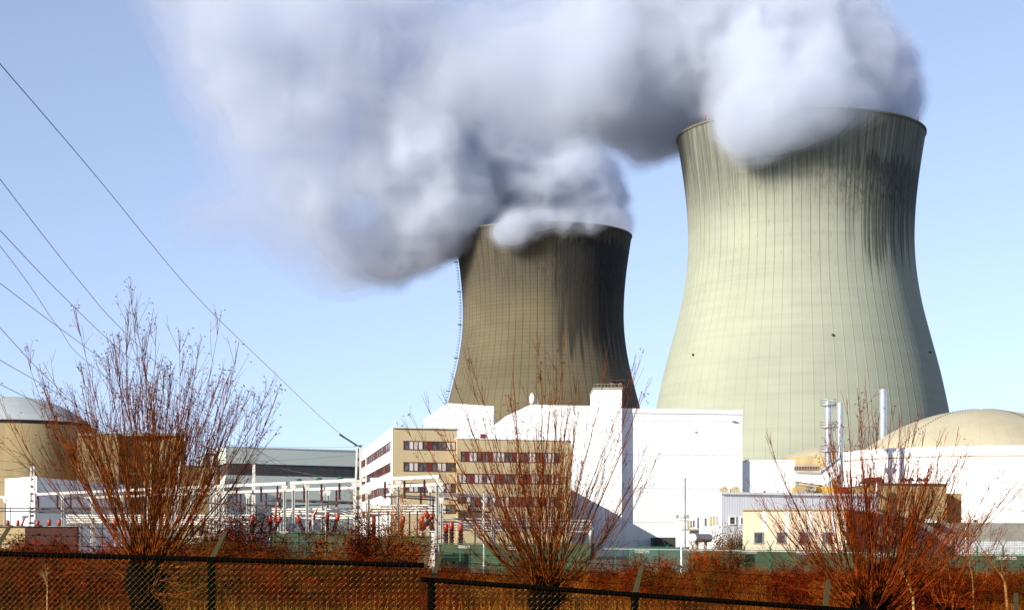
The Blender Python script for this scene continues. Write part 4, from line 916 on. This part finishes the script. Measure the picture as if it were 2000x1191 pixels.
link_fence(X(819,FD)+.01, X(2460,FD), Z(1131,FD), Z(1249,FD), FD+.12, (843,1240,1612,1985), 'right run of black railed chain link fence, the lower sloping section')
# ---------------------------------------------------------------- vegetation
def twig_mat(name, c, c2, scale=6, c3=None, s3=.2):
    m, nt, b = newmat(name); x, y, z = coords(nt)
    n_ = noise(nt, vec(nt, x, y, z), scale, 4, 0.6).sstep(0.35, 0.65); cc = mixc(nt, n_, c, c2)
    if c3: cc = mixc(nt, noise(nt, vec(nt, x, y, z), s3, 3, 0.6).sstep(0.44, 0.60), cc, c3)
    nt.links.new(cc, b.inputs['Base Color']); b.inputs['Roughness'].default_value = 0.9; b.inputs['Specular IOR Level'].default_value = 0.02
    return m
m_wil = twig_mat('red_brown_willow_bark', (0.22, 0.052, 0.007), (0.040, 0.010, 0.002))
m_wilR = twig_mat('rusty_willow_bark', (0.24, 0.042, 0.005), (0.035, 0.006, 0.001))
m_trunk = twig_mat('dark_wet_bark', (0.0035, 0.0010, 0.0005), (0.0012, 0.0005, 0.0003))
m_dry = twig_mat('withered_leaf', (0.14, 0.028, 0.005), (0.07, 0.012, 0.003))
m_bramR = twig_mat('rust_red_shrub', (0.15, 0.013, 0.0012), (0.022, 0.002, 0.0004), 1.2, (0.055, 0.024, 0.003), .16)
m_bramO = twig_mat('orange_brown_shrub', (0.27, 0.045, 0.003), (0.08, 0.012, 0.001), 1.2, (0.15, 0.075, 0.008), .3)
m_pale = twig_mat('pale_birch_bark', (0.40, 0.26, 0.10), (0.22, 0.13, 0.05))
m_straw = twig_mat('dry_straw', (0.38, 0.19, 0.02), (0.20, 0.065, 0.006), .6)
m_straw2 = twig_mat('rusty_straw', (0.080, 0.008, 0.001), (0.26, 0.070, 0.005), .16, (0.020, 0.008, 0.001), .45)
m_ever = twig_mat('olive_evergreen', (0.055, 0.060, 0.014), (0.10, 0.05, 0.012), 2)
def rv(r, s): return Vector((r.gauss(0,s), r.gauss(0,s), r.gauss(0,s)))
def shoot(mb, r, p, d, L, r0, r1, up, n=7, wob=.05, sides=4):
    """a curving shoot; returns its points, directions and radii"""
    pts = [p.copy()]; d = d.normalized(); st = L/n; ds = [d.copy()]
    for k in range(n):
        d = (d+Vector((0,0,up/n))+rv(r, wob)).normalized(); p = p+d*st; pts.append(p.copy()); ds.append(d.copy())
    rad = [r0+(r1-r0)*(k/n)**.85 for k in range(n+1)]
    mb.tube(pts, rad, sides, cap=False); return pts, ds, rad
def willow(px, D, head_y, label, mat, n_main, Lmin, Lmax, spread, seed, trunk_r=.28, leaves=0.5, tilt=0.0, name='pollard_willow', dens=1.0, side_l=1.0):
    r = random.Random(seed); hx = X(px, D); hz = Z(head_y, D)
    t = thing(name, label, 'tree', (hx, D, 0))
    tr = MB(); n = 10; pts = [Vector((hx+.05*math.sin(k*1.3), D+.04*math.cos(k), hz*k/n)) for k in range(n+1)]
    rad = [trunk_r*(1.25-.35*min(1,k/4)) for k in range(n+1)]; rad[-1] = trunk_r*1.25; rad[-2] = trunk_r*1.15
    tr.tube(pts, rad, 12); top = pts[-1]
    for k in range(9):
        a_ = r.uniform(0, 6.28); v = Vector((math.cos(a_)*.7, math.sin(a_)*.7, r.uniform(.2,.9))).normalized()
        tr.tube([top-Vector((0,0,.1)), top+v*.22, top+v*.38], [trunk_r*.6, trunk_r*.5, trunk_r*.15], 8)
    part(tr, 'trunk', m_trunk, t, smooth=True)
    mb = MB(); lf = MB(); twigends = []
    for i in range(n_main):
        a_ = r.uniform(0, 2*math.pi); u = r.random()**.75; el = spread*u
        d = Vector((math.sin(el)*math.cos(a_)+tilt, math.sin(el)*math.sin(a_), math.cos(el)))
        L = r.uniform(Lmin, Lmax)*(1-.20*u)*(1.0 if r.random() > .25 else .72)
        base = top+Vector((r.gauss(0,.13), r.gauss(0,.13), r.uniform(-.25,.12)))+d*.15
        r0 = r.choice((.007,.009,.011,.015,.022))*r.uniform(.85,1.15)*(1 if L > Lmax*.6 else .7)
        pts, ds, rad = shoot(mb, r, base, d, L, r0, .0030, (.45+.55*u), n=10, wob=.045, sides=5)
        for k in range(2, 10):
            f_ = k/10
            m_ = int(r.random()*dens*(2.6 if k > 3 else 1.2)+.35)
            for _ in range(m_):
                d2 = (ds[k]+rv(r, .24)+Vector((d.x*.12,d.y*.12,.12))).normalized()
                L2 = r.uniform(.25,.95)*(1.15-f_)*1.3*side_l+.12
                p2, dd2, rr2 = shoot(mb, r, pts[k], d2, L2, max(rad[k]*.42,.0038), .0026, .4, n=4, wob=.06, sides=3)
                if r.random() < .55*dens:
                    q = r.randint(1,3); d3 = (dd2[q]+rv(r,.4)).normalized(); shoot(mb, r, p2[q], d3, L2*.5, .0032, .002, .4, n=3, wob=.1, sides=3)
                twigends.append((p2[-1], f_))
        twigends.append((pts[-1], 1))
    for i in range(int(n_main*.45)):      # thin low shoots arching out of the knob
        a_ = r.uniform(0, 6.283); d = Vector((math.cos(a_), math.sin(a_)*.7, r.uniform(-.35,.5))); L = r.uniform(.5, 1.9)
        pts, ds, rad = shoot(mb, r, top+Vector((0,0,r.uniform(-.45,.05)))+d*.12, d, L, r.choice((.006,.008,.012)), .003, r.uniform(-.2,1.0), n=7, wob=.10, sides=4)
        for k in (3,5): shoot(mb, r, pts[k], ds[k]+rv(r,.35), L*.35, .0045, .0026, .3, n=3, wob=.1, sides=3)
    part(mb, 'branches', mat, t, smooth=True)
    for e, f_ in twigends:
        if r.random() < leaves*(.1 if f_ < .5 else .5):
            for _ in range(r.randint(1,5)):
                p = e+rv(r,.05)+Vector((0,0,-.03)); d = Vector((r.uniform(.3,1)*r.choice((-1,1,1)), r.gauss(0,.3), r.uniform(-.5,.2))).normalized(); w_ = d.cross(Vector((0,0,1))).normalized()*.009+Vector((0,0,.008)); L = r.uniform(.035,.07)
                lf.face(p, p+d*L*.5+w_, p+d*L+Vector((0,0,-.01)), p+d*L*.5-w_)
    if lf.f: part(lf, 'withered_leaves', m_dry, t)['kind'] = 'stuff'
    return t
willow(288, 30, 1112, 'big bare willow with the widest fan of upright twigs, at the left', m_wil, 112, 3.0, 5.1, 1.10, 3, .29, 1.0, dens=1.7, side_l=1.35)
willow(1068, 34, 1150, 'bare red brown willow in front of the office and white hall', m_wil, 125, 2.5, 5.2, 1.22, 8, .30, .5, tilt=-.03, dens=1.25, side_l=1.2)
willow(1702, 30, 1188, 'bare rusty willow before the cream building at the right', m_wilR, 125, 2.0, 3.9, 1.30, 21, .30, .25, dens=1.3, side_l=1.2, name='pollard_willow')
willow(1850, 38, 1200, 'small bare willow with sparse forking twigs, between the right willow and the last thin tree', m_wilR, 22, 1.6, 3.1, 1.0, 31, .14, .3, dens=1.1, name='bare_tree', side_l=1.4)
# thin forking trees at the right edge and saplings
def bare_tree(px, D, ybase, ytop, label, mat, seed, lean=0.0, spread=.5, depth=5, r0=.05, name='bare_tree', grp=None):
    r = random.Random(seed); b0 = Vector((X(px,D), D, 0)); t = thing(name, label, 'tree', b0, grp); H = Z(ytop,D); z0 = max(.2, Z(ybase,D))
    tr = MB(); tr.tube([b0, b0+Vector((lean*.2,0,z0*.5)), b0+Vector((lean*.4,0,z0))], [r0*1.3,r0*1.1,r0], 7); part(tr, 'trunk', mat, t, smooth=True)
    mb = MB(); top = b0+Vector((lean*.4,0,z0))
    def grow(p, d, L, rad, lv):
        pts, ds, rr = shoot(mb, r, p, d, L, rad, max(rad*.5,.0026), .25, n=5, wob=.09, sides=5 if lv < 2 else 3)
        if lv >= depth: return
        for k in range(r.randint(2,3)):
            q = r.choice((3,4,5)); d2 = (ds[q]+rv(r,spread)).normalized(); d2.z = max(d2.z, -.05); grow(pts[q], d2, L*r.uniform(.55,.85), max(rr[q]*.7,.003), lv+1)
        for k in range(2):
            q = r.choice((1,2,3)); d2 = (ds[q]+rv(r,spread)).normalized(); grow(pts[q], d2, L*r.uniform(.3,.5), max(rr[q]*.35,.0028), max(lv+2, depth-1))
    grow(top, Vector((lean,0,1)).normalized(), (H-z0)*.36, r0, 0)
    part(mb, 'branches', mat, t); return t
m_gold = twig_mat('golden_brown_bark', (0.22, 0.12, 0.035), (0.12, 0.05, 0.015))
bare_tree(1978, 46, 1135, 925, 'pale barked forking tree leaning left at the right edge', m_gold, 5, lean=-.5, r0=.035)
bare_tree(1905, 50, 1150, 935, 'thin golden brown tree left of the pale leaning one', m_gold, 6, lean=-.15, r0=.024)
bare_tree(2030, 48, 1150, 930, 'bare tree half cut by the right edge of the view', m_gold, 9, lean=.1, r0=.028)
bare_tree(1790, 42, 1165, 1000, 'low pale birch sapling among the right willow twigs', m_pale, 12, lean=-.2, r0=.03)
bare_tree(92, 34, 1160, 1085, 'pale thin sapling behind the chain link at the left', m_pale, 14, lean=0, r0=.012, depth=3)

# shrubs: rusty seed heads on fine twigs
def make_shrub(seed, mat, H, W, n, leafn, leafs, label):
    r = random.Random(seed); t = thing('rusty_shrub', label, 'shrub', (0,0,0)); mb = MB(); lf = MB()
    for i in range(n):
        a_ = r.uniform(0,6.28); u = r.random(); d = Vector((math.cos(a_)*u*W/H, math.sin(a_)*u*W/H, 1)).normalized()
        pts, ds, rr = shoot(mb, r, Vector((r.gauss(0,W*.12), r.gauss(0,W*.12), 0)), d, H*r.uniform(.6,1.05), .022, .006, .1, n=7, wob=.10, sides=3)
        for k in range(2,8):
            for _ in range(3):
                d2 = (ds[min(k,7)]*.4+rv(r,.55)); d2.z = abs(d2.z)*.6; d2.normalize(); L2 = H*r.uniform(.12,.30)
                p2, dd, r2 = shoot(mb, r, pts[k], d2, L2, .009, .005, .1, n=3, wob=.15, sides=3)
                for _ in range(leafn):
                    p = p2[r.randint(1,3)]+rv(r, H*.03); s_ = leafs*r.uniform(.5,1.3); a = rv(r,1).normalized()*s_; b_ = rv(r,1).normalized()*s_*.6
                    lf.face(p-a, p+b_, p+a, p-b_)
    part(mb, 'twigs', m_trunk if mat is m_bramR else mat, t); part(lf, 'foliage', mat, t); return t
protos = [make_shrub(1, m_bramR, 3.0, 1.6, 18, 11, .036, ''), make_shrub(2, m_bramO, 2.6, 1.5, 15, 8, .032, ''), make_shrub(3, m_bramR, 2.2, 2.0, 20, 11, .040, ''), make_shrub(4, m_bramO, 1.8, 1.6, 18, 8, .032, '')]
used = [False]*4
def put_shrub(k, px, D, ytop, label, wide=1.0, grp='rusty shrubs behind the chain link fence'):
    o = protos[k]
    if used[k]: o = copy_tree(o)
    used[k] = True; H0 = (3.0,2.6,2.2,1.8)[k]; s_ = Z(ytop, D)/H0
    o.location = (X(px,D), D, 0); o.scale = (s_*wide, s_*wide, s_); o.rotation_euler = (0,0,random.uniform(0,6.28))
    o['label'] = label; o['group'] = grp; return o
SP = [(0,470,118,992,'tall rusty shrub right of the left willow, its top among the gantry posts'),(0,515,112,1000,'rusty shrub below the slim mast'),(2,430,105,1012,'rusty shrub behind the raised arm of the left fence post'),(0,560,95,1058,'low rusty shrub under the paired gantry columns'),
      (0,630,110,1020,'rusty shrub left of the tall battened mast'),(1,660,100,1040,'lighter rusty shrub under the tall battened mast'),(0,705,108,1012,'rusty shrub at the foot of the tall battened mast'),(1,768,112,968,'tallest feathery rusty shrub in front of the office corner'),(2,735,100,1025,'rusty shrub between the mast and the feathery shrub'),(1,805,108,1000,'thin rusty shrub left of the white end column'),
      (3,1370,128,1062,'rusty shrub between floodlight mast and cream building, left one'),(1,1400,126,1050,'tall thin rusty shrub before the mossy screen'),(2,1425,122,1068,'rusty shrub nearest the cream building corner'),(3,1300,118,1082,'low orange shrub left of the floodlight mast'),(3,1255,116,1090,'low orange shrub at the right rim of the middle willow'),(3,1475,112,1100,'low orange shrub under the light bar by the cream building')]
for k, px_, D_, yt, lb in SP: put_shrub(k, px_, D_, yt, lb)
r = random.Random(77); VV = []; LL = []; SS = []; nv = 0; nl_ = 0; pdata = []
def raw(o):
    me = o.data; v = np.empty(len(me.vertices)*3, np.float32); me.vertices.foreach_get('co', v)
    l = np.empty(len(me.loops), np.int32); me.loops.foreach_get('vertex_index', l); st = np.empty(len(me.polygons), np.int32); me.polygons.foreach_get('loop_start', st); return v.reshape(-1,3), l, st
for pk in protos: pdata.append([raw(c_) for c_ in bpy.data.objects if c_.parent == pk])
for i in range(170):
    px_ = r.uniform(-60, 2050) if i > 70 else r.uniform(-60, 800); D_ = r.uniform(44, 118)
    if px_ < 560: yt = r.uniform(1050,1100)+(0 if D_ > 60 else 15)
    elif px_ < 850: yt = r.uniform(1085,1130) if D_ > 62 else r.uniform(1120,1165)
    else: yt = r.uniform(1082,1150)
    D_ = min(D_, 60) if yt > 1150 else D_
    k = r.choice((0,2,2,1)) if px_ < 560 else r.choice((0,1,2,3)); s_ = Z(yt,D_)/(3.0,2.6,2.2,1.8)[k]; w_ = r.uniform(1.0,1.7); a_ = r.uniform(0,6.28); ca, sa = math.cos(a_)*s_*w_, math.sin(a_)*s_*w_
    for v, l, st in pdata[k]:
        q = np.stack([v[:,0]*ca-v[:,1]*sa+X(px_,D_), v[:,0]*sa+v[:,1]*ca+D_, v[:,2]*s_], 1); VV.append(q); LL.append(l+nv); SS.append(st+nl_); nv += len(v); nl_ += len(l)
me = bpy.data.meshes.new('thicket'); V_ = np.concatenate(VV); L_a = np.concatenate(LL); S_a = np.concatenate(SS)
me.vertices.add(len(V_)); me.vertices.foreach_set('co', V_.ravel()); me.loops.add(len(L_a)); me.loops.foreach_set('vertex_index', L_a); me.polygons.add(len(S_a)); me.polygons.foreach_set('loop_start', S_a); me.update(calc_edges=True); me.materials.append(m_bramR)
o = bpy.data.objects.new('thicket', me); col.objects.link(o); tag(o, 'dull rust red thicket of bare shrubs covering the heath behind the chain link', 'thicket', kind='stuff')
# evergreen bush beside the cream building
ev = thing('evergreen_bush', 'olive green bush squeezed against the cream building corner', 'bush', (X(1432,200),200,0)); mb = MB(); lf = MB(); r = random.Random(4)
for i in range(26):
    a_ = r.uniform(0,6.28); d = Vector((math.cos(a_)*.45, math.sin(a_)*.3, 1)); pts, ds, rr = shoot(mb, r, Vector((X(1434,200)+r.gauss(0,.5),200,0)), d, r.uniform(2.6,4.9), .04, .012, .1, 7, .08, 4)
    for p in pts[2:]:
        for _ in range(26): q = p+rv(r,.27); a = rv(r,1).normalized()*.11; b_ = rv(r,1).normalized()*.06; lf.face(q-a,q+b_,q+a,q-b_)
part(mb, 'stems', m_trunk, ev); part(lf, 'foliage', m_ever, ev)

# dry grass and straw, and the low tangle on the ground
def grass(name, label, n, xr, Dr, hr, mat, seed, w=.012, clump=6, bend=.5, keep=None):
    rng = np.random.default_rng(seed); m_ = n//clump
    D = rng.uniform(Dr[0]**.5, Dr[1]**.5, m_)**2; px_ = rng.uniform(xr[0], xr[1], m_)
    D = np.repeat(D, clump)+rng.normal(0,.15,m_*clump); px_ = np.repeat(px_, clump); x_ = (px_-CX)/F*D+rng.normal(0,.12,m_*clump); k = len(x_)
    h = rng.uniform(hr[0], hr[1], k); a_ = rng.uniform(0,6.283,k); lean = rng.uniform(0,bend,k)*h; ww = w*(.6+D/90)
    dx = np.cos(a_)*lean; dy = np.sin(a_)*lean; wx = np.cos(a_*3.1)*ww; wy = np.sin(a_*3.1)*ww
    z0 = np.zeros(k)
    v = np.stack([np.stack([x_-wx,D-wy,z0],1),np.stack([x_+wx,D+wy,z0],1),np.stack([x_+dx*.35+wx*.8,D+dy*.35+wy*.8,h*.6],1),np.stack([x_+dx*.35-wx*.8,D+dy*.35-wy*.8,h*.6],1),np.stack([x_+dx,D+dy,h],1)],1).reshape(-1,3)
    me = bpy.data.meshes.new(name); me.vertices.add(len(v)); me.vertices.foreach_set('co', v.astype(np.float32).ravel())
    i = np.arange(k)*5; loops = np.stack([i,i+1,i+2,i+3,i+3,i+2,i+4],1).ravel(); me.loops.add(len(loops)); me.loops.foreach_set('vertex_index', loops.astype(np.int32))
    st = np.stack([np.arange(k)*7, np.arange(k)*7+4],1).ravel(); me.polygons.add(2*k); me.polygons.foreach_set('loop_start', st.astype(np.int32)); me.update(calc_edges=True); me.materials.append(mat)
    o = bpy.data.objects.new(name, me); col.objects.link(o); return tag(o, label, 'grass', kind='stuff')
grass('dry_grass', 'tall dry golden grass in front of the green fence', 60000, (560,2100), (78,137), (.25,.75), m_straw, 1)
grass('mixed_heath_grass', 'patches of green brown grass between the rusty shrubs', 26000, (500,2100), (45,130), (.25,.7), twig_mat('olive_brown_grass', (0.05,0.035,0.006), (0.16,0.08,0.01), .12), 6, w=.012, bend=.7)
grass('rusty_undergrowth', 'tangled rusty red undergrowth covering the heath', 60000, (620,2100), (38,125), (.4,1.3), m_straw2, 2, w=.010, bend=.8)
grass('dark_undergrowth', 'dark red tangle filling the left of the heath', 60000, (-100,900), (40,120), (.6,1.7), m_bramR, 3, w=.011, bend=.9)
grass('reed_stalks', 'pale upright reed stalks near the chain link fence', 3500, (-60,1250), (30,48), (1.0,1.75), m_straw, 4, w=.007, bend=.25, clump=9)
# ---------------------------------------------------------------- steam
def vnoise(shape, cell, rng):
    """smooth value noise sampled on a voxel grid; cell = lattice pitch in voxels"""
    n = [int(s/cell)+3 for s in shape]
    L = rng.uniform(-1, 1, n).astype(np.float32)
    for ax, s in enumerate(shape):
        t = np.arange(s, dtype=np.float32)/cell+rng.uniform(0, 1)
        i = t.astype(int); f = t-i; f = f*f*(3-2*f)
        sh = [1, 1, 1]; sh[ax] = s; f = f.reshape(sh)
        L = np.take(L, i, axis=ax)*(1-f)+np.take(L, i+1, axis=ax)*f
    return L
def surface_nets(Fv, org, h):
    ins = Fv > 0
    nx, ny, nz = Fv.shape
    acc = np.zeros((nx, ny, nz, 3), np.float32); cnt = np.zeros((nx, ny, nz), np.float32)
    quads = []
    cid = -np.ones((nx, ny, nz), np.int64)
    edges = []
    for ax in range(3):
        a = [slice(None)]*3; b_ = [slice(None)]*3; a[ax] = slice(0, -1); b_[ax] = slice(1, None)
        A = Fv[tuple(a)]; B = Fv[tuple(b_)]; cr = (A > 0) != (B > 0)
        idx = np.argwhere(cr)
        if len(idx) == 0: continue
        fa = A[cr]; fb = B[cr]; t = fa/(fa-fb)
        p = idx.astype(np.float32); p[:, ax] += t
        o1, o2 = [q for q in range(3) if q != ax]
        keep = (idx[:, o1] > 0) & (idx[:, o2] > 0)
        idx = idx[keep]; p = p[keep]; fl = fa[keep] > 0
        cells = []
        for d1, d2 in ((0, 0), (1, 0), (1, 1), (0, 1)):
            c_ = idx.copy(); c_[:, o1] -= d1; c_[:, o2] -= d2
            np.add.at(acc, (c_[:, 0], c_[:, 1], c_[:, 2]), p); np.add.at(cnt, (c_[:, 0], c_[:, 1], c_[:, 2]), 1)
            cells.append(c_)
        edges.append((cells, fl, ax))
    m = cnt > 0; cid[m] = np.arange(m.sum())
    verts = acc[m]/cnt[m][:, None]*h+np.array(org, np.float32)
    for cells, fl, ax in edges:
        q = np.stack([cid[c_[:, 0], c_[:, 1], c_[:, 2]] for c_ in cells], 1)
        flip = fl if ax != 1 else ~fl
        q[~flip] = q[~flip][:, ::-1]
        quads.append(q)
    quads = np.concatenate(quads)
    return verts, quads
def mesh_from(verts, quads, name, mat):
    me = bpy.data.meshes.new(name)
    me.vertices.add(len(verts)); me.vertices.foreach_set('co', verts.astype(np.float32).ravel())
    me.loops.add(quads.size); me.loops.foreach_set('vertex_index', quads.astype(np.int32).ravel())
    me.polygons.add(len(quads)); me.polygons.foreach_set('loop_start', np.arange(0, quads.size, 4, dtype=np.int32))
    me.polygons.foreach_set('use_smooth', np.ones(len(quads), bool))
    me.update(calc_edges=True); me.validate(); me.materials.append(mat)
    o = bpy.data.objects.new(name, me); col.objects.link(o); return o
def vol_mat(name, dens, colr, g_=0.2):
    m = bpy.data.materials.new(name); m.use_nodes = True; nt = m.node_tree
    for n in list(nt.nodes): nt.nodes.remove(n)
    o = nt.nodes.new('ShaderNodeOutputMaterial'); s = nt.nodes.new('ShaderNodeVolumeScatter')
    s.inputs['Color'].default_value = (*colr, 1); s.inputs['Density'].default_value = dens; s.inputs['Anisotropy'].default_value = g_
    ab = nt.nodes.new('ShaderNodeVolumeAbsorption'); ab.inputs['Color'].default_value = (*colr, 1); ab.inputs['Density'].default_value = dens
    ad = nt.nodes.new('ShaderNodeAddShader'); nt.links.new(s.outputs[0], ad.inputs[0]); nt.links.new(ab.outputs[0], ad.inputs[1]); nt.links.new(ad.outputs[0], o.inputs['Volume'])
    return m
def plume(blobs, holes, h, seed, layers, label, amp=1.0, nbig=1.0, mouth=None):
    """blobs: (px, py, radius px, depth, softness 0..1). soft blobs only fill the thin outer layers."""
    rng = np.random.default_rng(seed)
    B = []
    for px, py, rp, D, soft in blobs:
        c_ = P(px, py, D); B.append((c_.x, c_.y, c_.z, rp/F*D, soft))
    B = np.array(B)
    lo = (B[:, :3]-B[:, 3:4]*1.0).min(0)-28; hi = (B[:, :3]+B[:, 3:4]*1.0).max(0)+28
    shape = [int(math.ceil(q)) for q in (hi-lo)/h]
    ax = [lo[i]+np.arange(shape[i], dtype=np.float32)*h for i in range(3)]
    k = 0.2
    S = np.zeros(shape, np.float32); So = np.zeros(shape, np.float32); W = np.zeros(shape, np.float32)
    for x_, y_, z_, r, soft in B:
        sl = []; 
        for i, c_ in enumerate((x_, y_, z_)):
            a = max(0, int((c_-r-34-lo[i])/h)); e = min(shape[i], int((c_+r+34-lo[i])/h)+1); sl.append(slice(a, e))
        d = np.sqrt((ax[0][sl[0]][:, None, None]-x_)**2+(ax[1][sl[1]][None, :, None]-y_)**2+(ax[2][sl[2]][None, None, :]-z_)**2)
        w = np.exp(k*np.maximum(r-d, -32)); w[d > r+33] = 0
        S[tuple(sl)] += w; So[tuple(sl)] += w*soft
    Fv = np.where(S > 2e-3, np.log(np.maximum(S, 2e-3))/k, -60.0).astype(np.float32)
    soft = So/np.maximum(S, 1e-6)
    for px, py, rp, D in holes:
        c_ = P(px, py, D); r = rp/F*D
        d = np.sqrt((ax[0][:, None, None]-c_.x)**2+(((ax[1][None, :, None]-c_.y)*.25)**2)+(ax[2][None, None, :]-c_.z)**2)
        Fv = np.minimum(Fv, (d-r)*.6)
    hd = np.sqrt((ax[0][:, None, None]-mouth[0])**2+(ax[1][None, :, None]-mouth[1])**2)
    t_ = np.maximum(np.clip((ax[2][None, None, :]-168)/34, 0, 1), np.clip((hd-56)/22, 0, 1)); t_ = t_*t_*(3-2*t_)
    calm = 0.12+0.88*t_; calm2 = 0.55+0.45*t_
    n = np.zeros(shape, np.float32)
    for cell, a in ((58, 9*nbig), (30, 6.5), (15, 5.0), (8, 3.6)):
        v = vnoise(shape, cell/h, rng)
        if cell < 40: v = (0.42-np.abs(v))*1.5*(1-soft*.6)+v*soft*.6
        n += v*a*amp*(calm if cell > 12 else calm2)
    if h < 3.2:
        n += (0.4-np.abs(vnoise(shape, 4.2/h, rng)))*3.0*amp*(1-soft)
    Fv = Fv+0.8*calm+n
    Fv[:1] = -9; Fv[-1:] = -9; Fv[:, :1] = -9; Fv[:, -1:] = -9; Fv[:, :, :1] = -9; Fv[:, :, -1:] = -9
    root = None
    dist = np.clip(((hd+np.maximum(ax[2][None, None, :]-168, 0))-50)/190, 0, 1)
    for nm, inset, softw, mat in layers:
        G = Fv-inset*(0.4+2.6*dist)-soft*softw
        verts, quads = surface_nets(G, lo, h)
        o = mesh_from(verts, quads, nm, mat)
        if root is None: root = tag(o, label, 'steam plume')
        else: o.parent = root
    return root
TINT = (0.878, 0.902, 0.955)
v_out = vol_mat('thin_steam', 0.009, TINT, .4); v_veil = vol_mat('veil_steam', 0.016, TINT, .4); v_mid = vol_mat('steam', 0.04, TINT, .4); v_core = vol_mat('dense_steam', 0.11, TINT, .4)
LAY = [('steam_plume', -0.8, 0.0, v_out), ('steam_veil', 1.2, 7.0, v_veil), ('steam_body', 3.2, 16.0, v_mid), ('steam_core', 6.0, 34.0, v_core)]
D2 = 735
b2 = [(1563,268,150,D2,0),(1680,190,76,D2,0),(1735,200,40,D2+10,0),(1768,224,20,D2,0),(1640,150,115,D2,0),(1560,165,110,D2,0),(1460,180,105,D2,0),(1500,90,150,D2,0),(1610,40,95,D2,0),
      (1385,180,96,D2+22,0),(1310,130,125,D2+15,0),(1410,50,150,D2+10,0),(1250,180,100,D2+10,.0),(1262,268,42,D2+22,0),(1302,262,42,D2+28,0),(1210,255,42,D2,0),(1150,160,110,D2-20,.1),(1200,50,130,D2,.1),
      (1090,130,90,D2-20,.3),(1090,210,60,D2-30,.2),(1010,150,95,D2-20,.3),(1090,20,90,D2,.3),(930,110,95,D2-30,.35),(1010,10,70,D2,.5),(1300,-60,140,D2,0),(1480,-70,150,D2,0),(1120,-80,120,D2,.2),(870,160,75,D2-30,.5),
      (1445,205,38,D2-47,0),(1438,232,24,D2-54,0),(1500,200,36,D2-49,0),(1560,195,34,D2-50,0),(1620,190,30,D2-49,0),(1680,186,24,D2-45,.1),(1500,160,50,D2-35,0),(1600,150,50,D2-35,0),(1418,238,15,D2-47,0),(1430,250,17,D2-51,0),(1444,268,17,D2-53,0),(1456,285,11,D2-53,.1),(1468,262,19,D2-52,0),(1490,243,20,D2-50,0),(1512,234,18,D2-50,0),(1530,243,14,D2-51,0),(1552,232,18,D2-50,0),(1580,225,17,D2-50,0),(1602,236,12,D2-51,0),(1622,220,15,D2-49,0),(1650,213,15,D2-48,.1),(1682,209,13,D2-46,.2),(1712,204,10,D2-43,.3)]
plume(b2, [(965,45,20,D2),(945,75,12,D2),(1000,20,14,D2)], 2.4, 5, LAY, 'dense grey white steam cloud pouring left from the pale right cooling tower', 0.85, mouth=(X(1563,735), 735))
D1 = 995
b1 = [(1065,478,92,D1+10,0),(1145,395,68,D1+8,0),(1190,425,34,D1+4,0),(1214,440,17,D1,0),(1100,360,78,D1+8,0),(1130,345,52,D1,0),(1020,385,88,D1+8,0),(950,400,86,D1+8,0),(900,440,60,D1+12,0),(870,400,100,D1-20,0),(810,450,85,D1-20,.05),(740,485,60,D1-25,.1),(640,445,62,D1-35,.3),(765,505,38,D1-20,.1),(690,470,60,D1-30,.2),
      (900,320,100,D1,0),(980,300,80,D1,0),(830,300,110,D1-20,0),(700,330,100,D1-30,.1),(620,390,90,D1-40,.15),(790,230,120,D1-20,.1),(880,230,90,D1-10,.1),(560,340,90,D1-40,.25),(610,240,110,D1-40,.15),(700,140,110,D1-30,.2),
      (500,250,100,D1-50,.35),(480,330,66,D1-50,.5),(450,170,100,D1-50,.4),(550,110,120,D1-40,.25),(400,110,85,D1-60,.55),(430,30,110,D1-60,.45),(600,20,130,D1-40,.3),(750,40,120,D1-20,.3),(350,45,70,D1-60,.7),(330,-20,85,D1-60,.7),(520,420,46,D1-50,.6),(480,398,36,D1-50,.7),(575,470,42,D1-45,.6),(665,520,46,D1-40,.5),(385,210,50,D1-60,.8),(420,300,45,D1-60,.9),
      (860,140,80,D1,.4),(680,-60,130,D1,.4),(500,-70,120,D1,.5),(395,424,26,D1-60,.5),(370,425,20,D1-60,.5),(425,418,24,D1-60,.5),(350,428,14,D1-60,.6),(450,412,22,D1-60,.7),(570,440,55,D1-40,.8),(670,530,28,D1-30,.8),(1030,250,55,D1,.4),
      (1003,440,16,D1-51,0),(985,452,14,D1-53,0),(984,466,9,D1-54,0),(1020,447,8,D1-54,0),(1050,430,9,D1-50,0),(1078,431,11,D1-51,0),(1108,432,7,D1-51,0),(1150,432,12,D1-49,0),(1166,441,6,D1-48,.1)]
plume(b1, [], 2.7, 11, LAY, 'broad blue grey steam cloud drifting left from the smaller brown cooling tower', 1.0, mouth=(X(1061,995), 995))
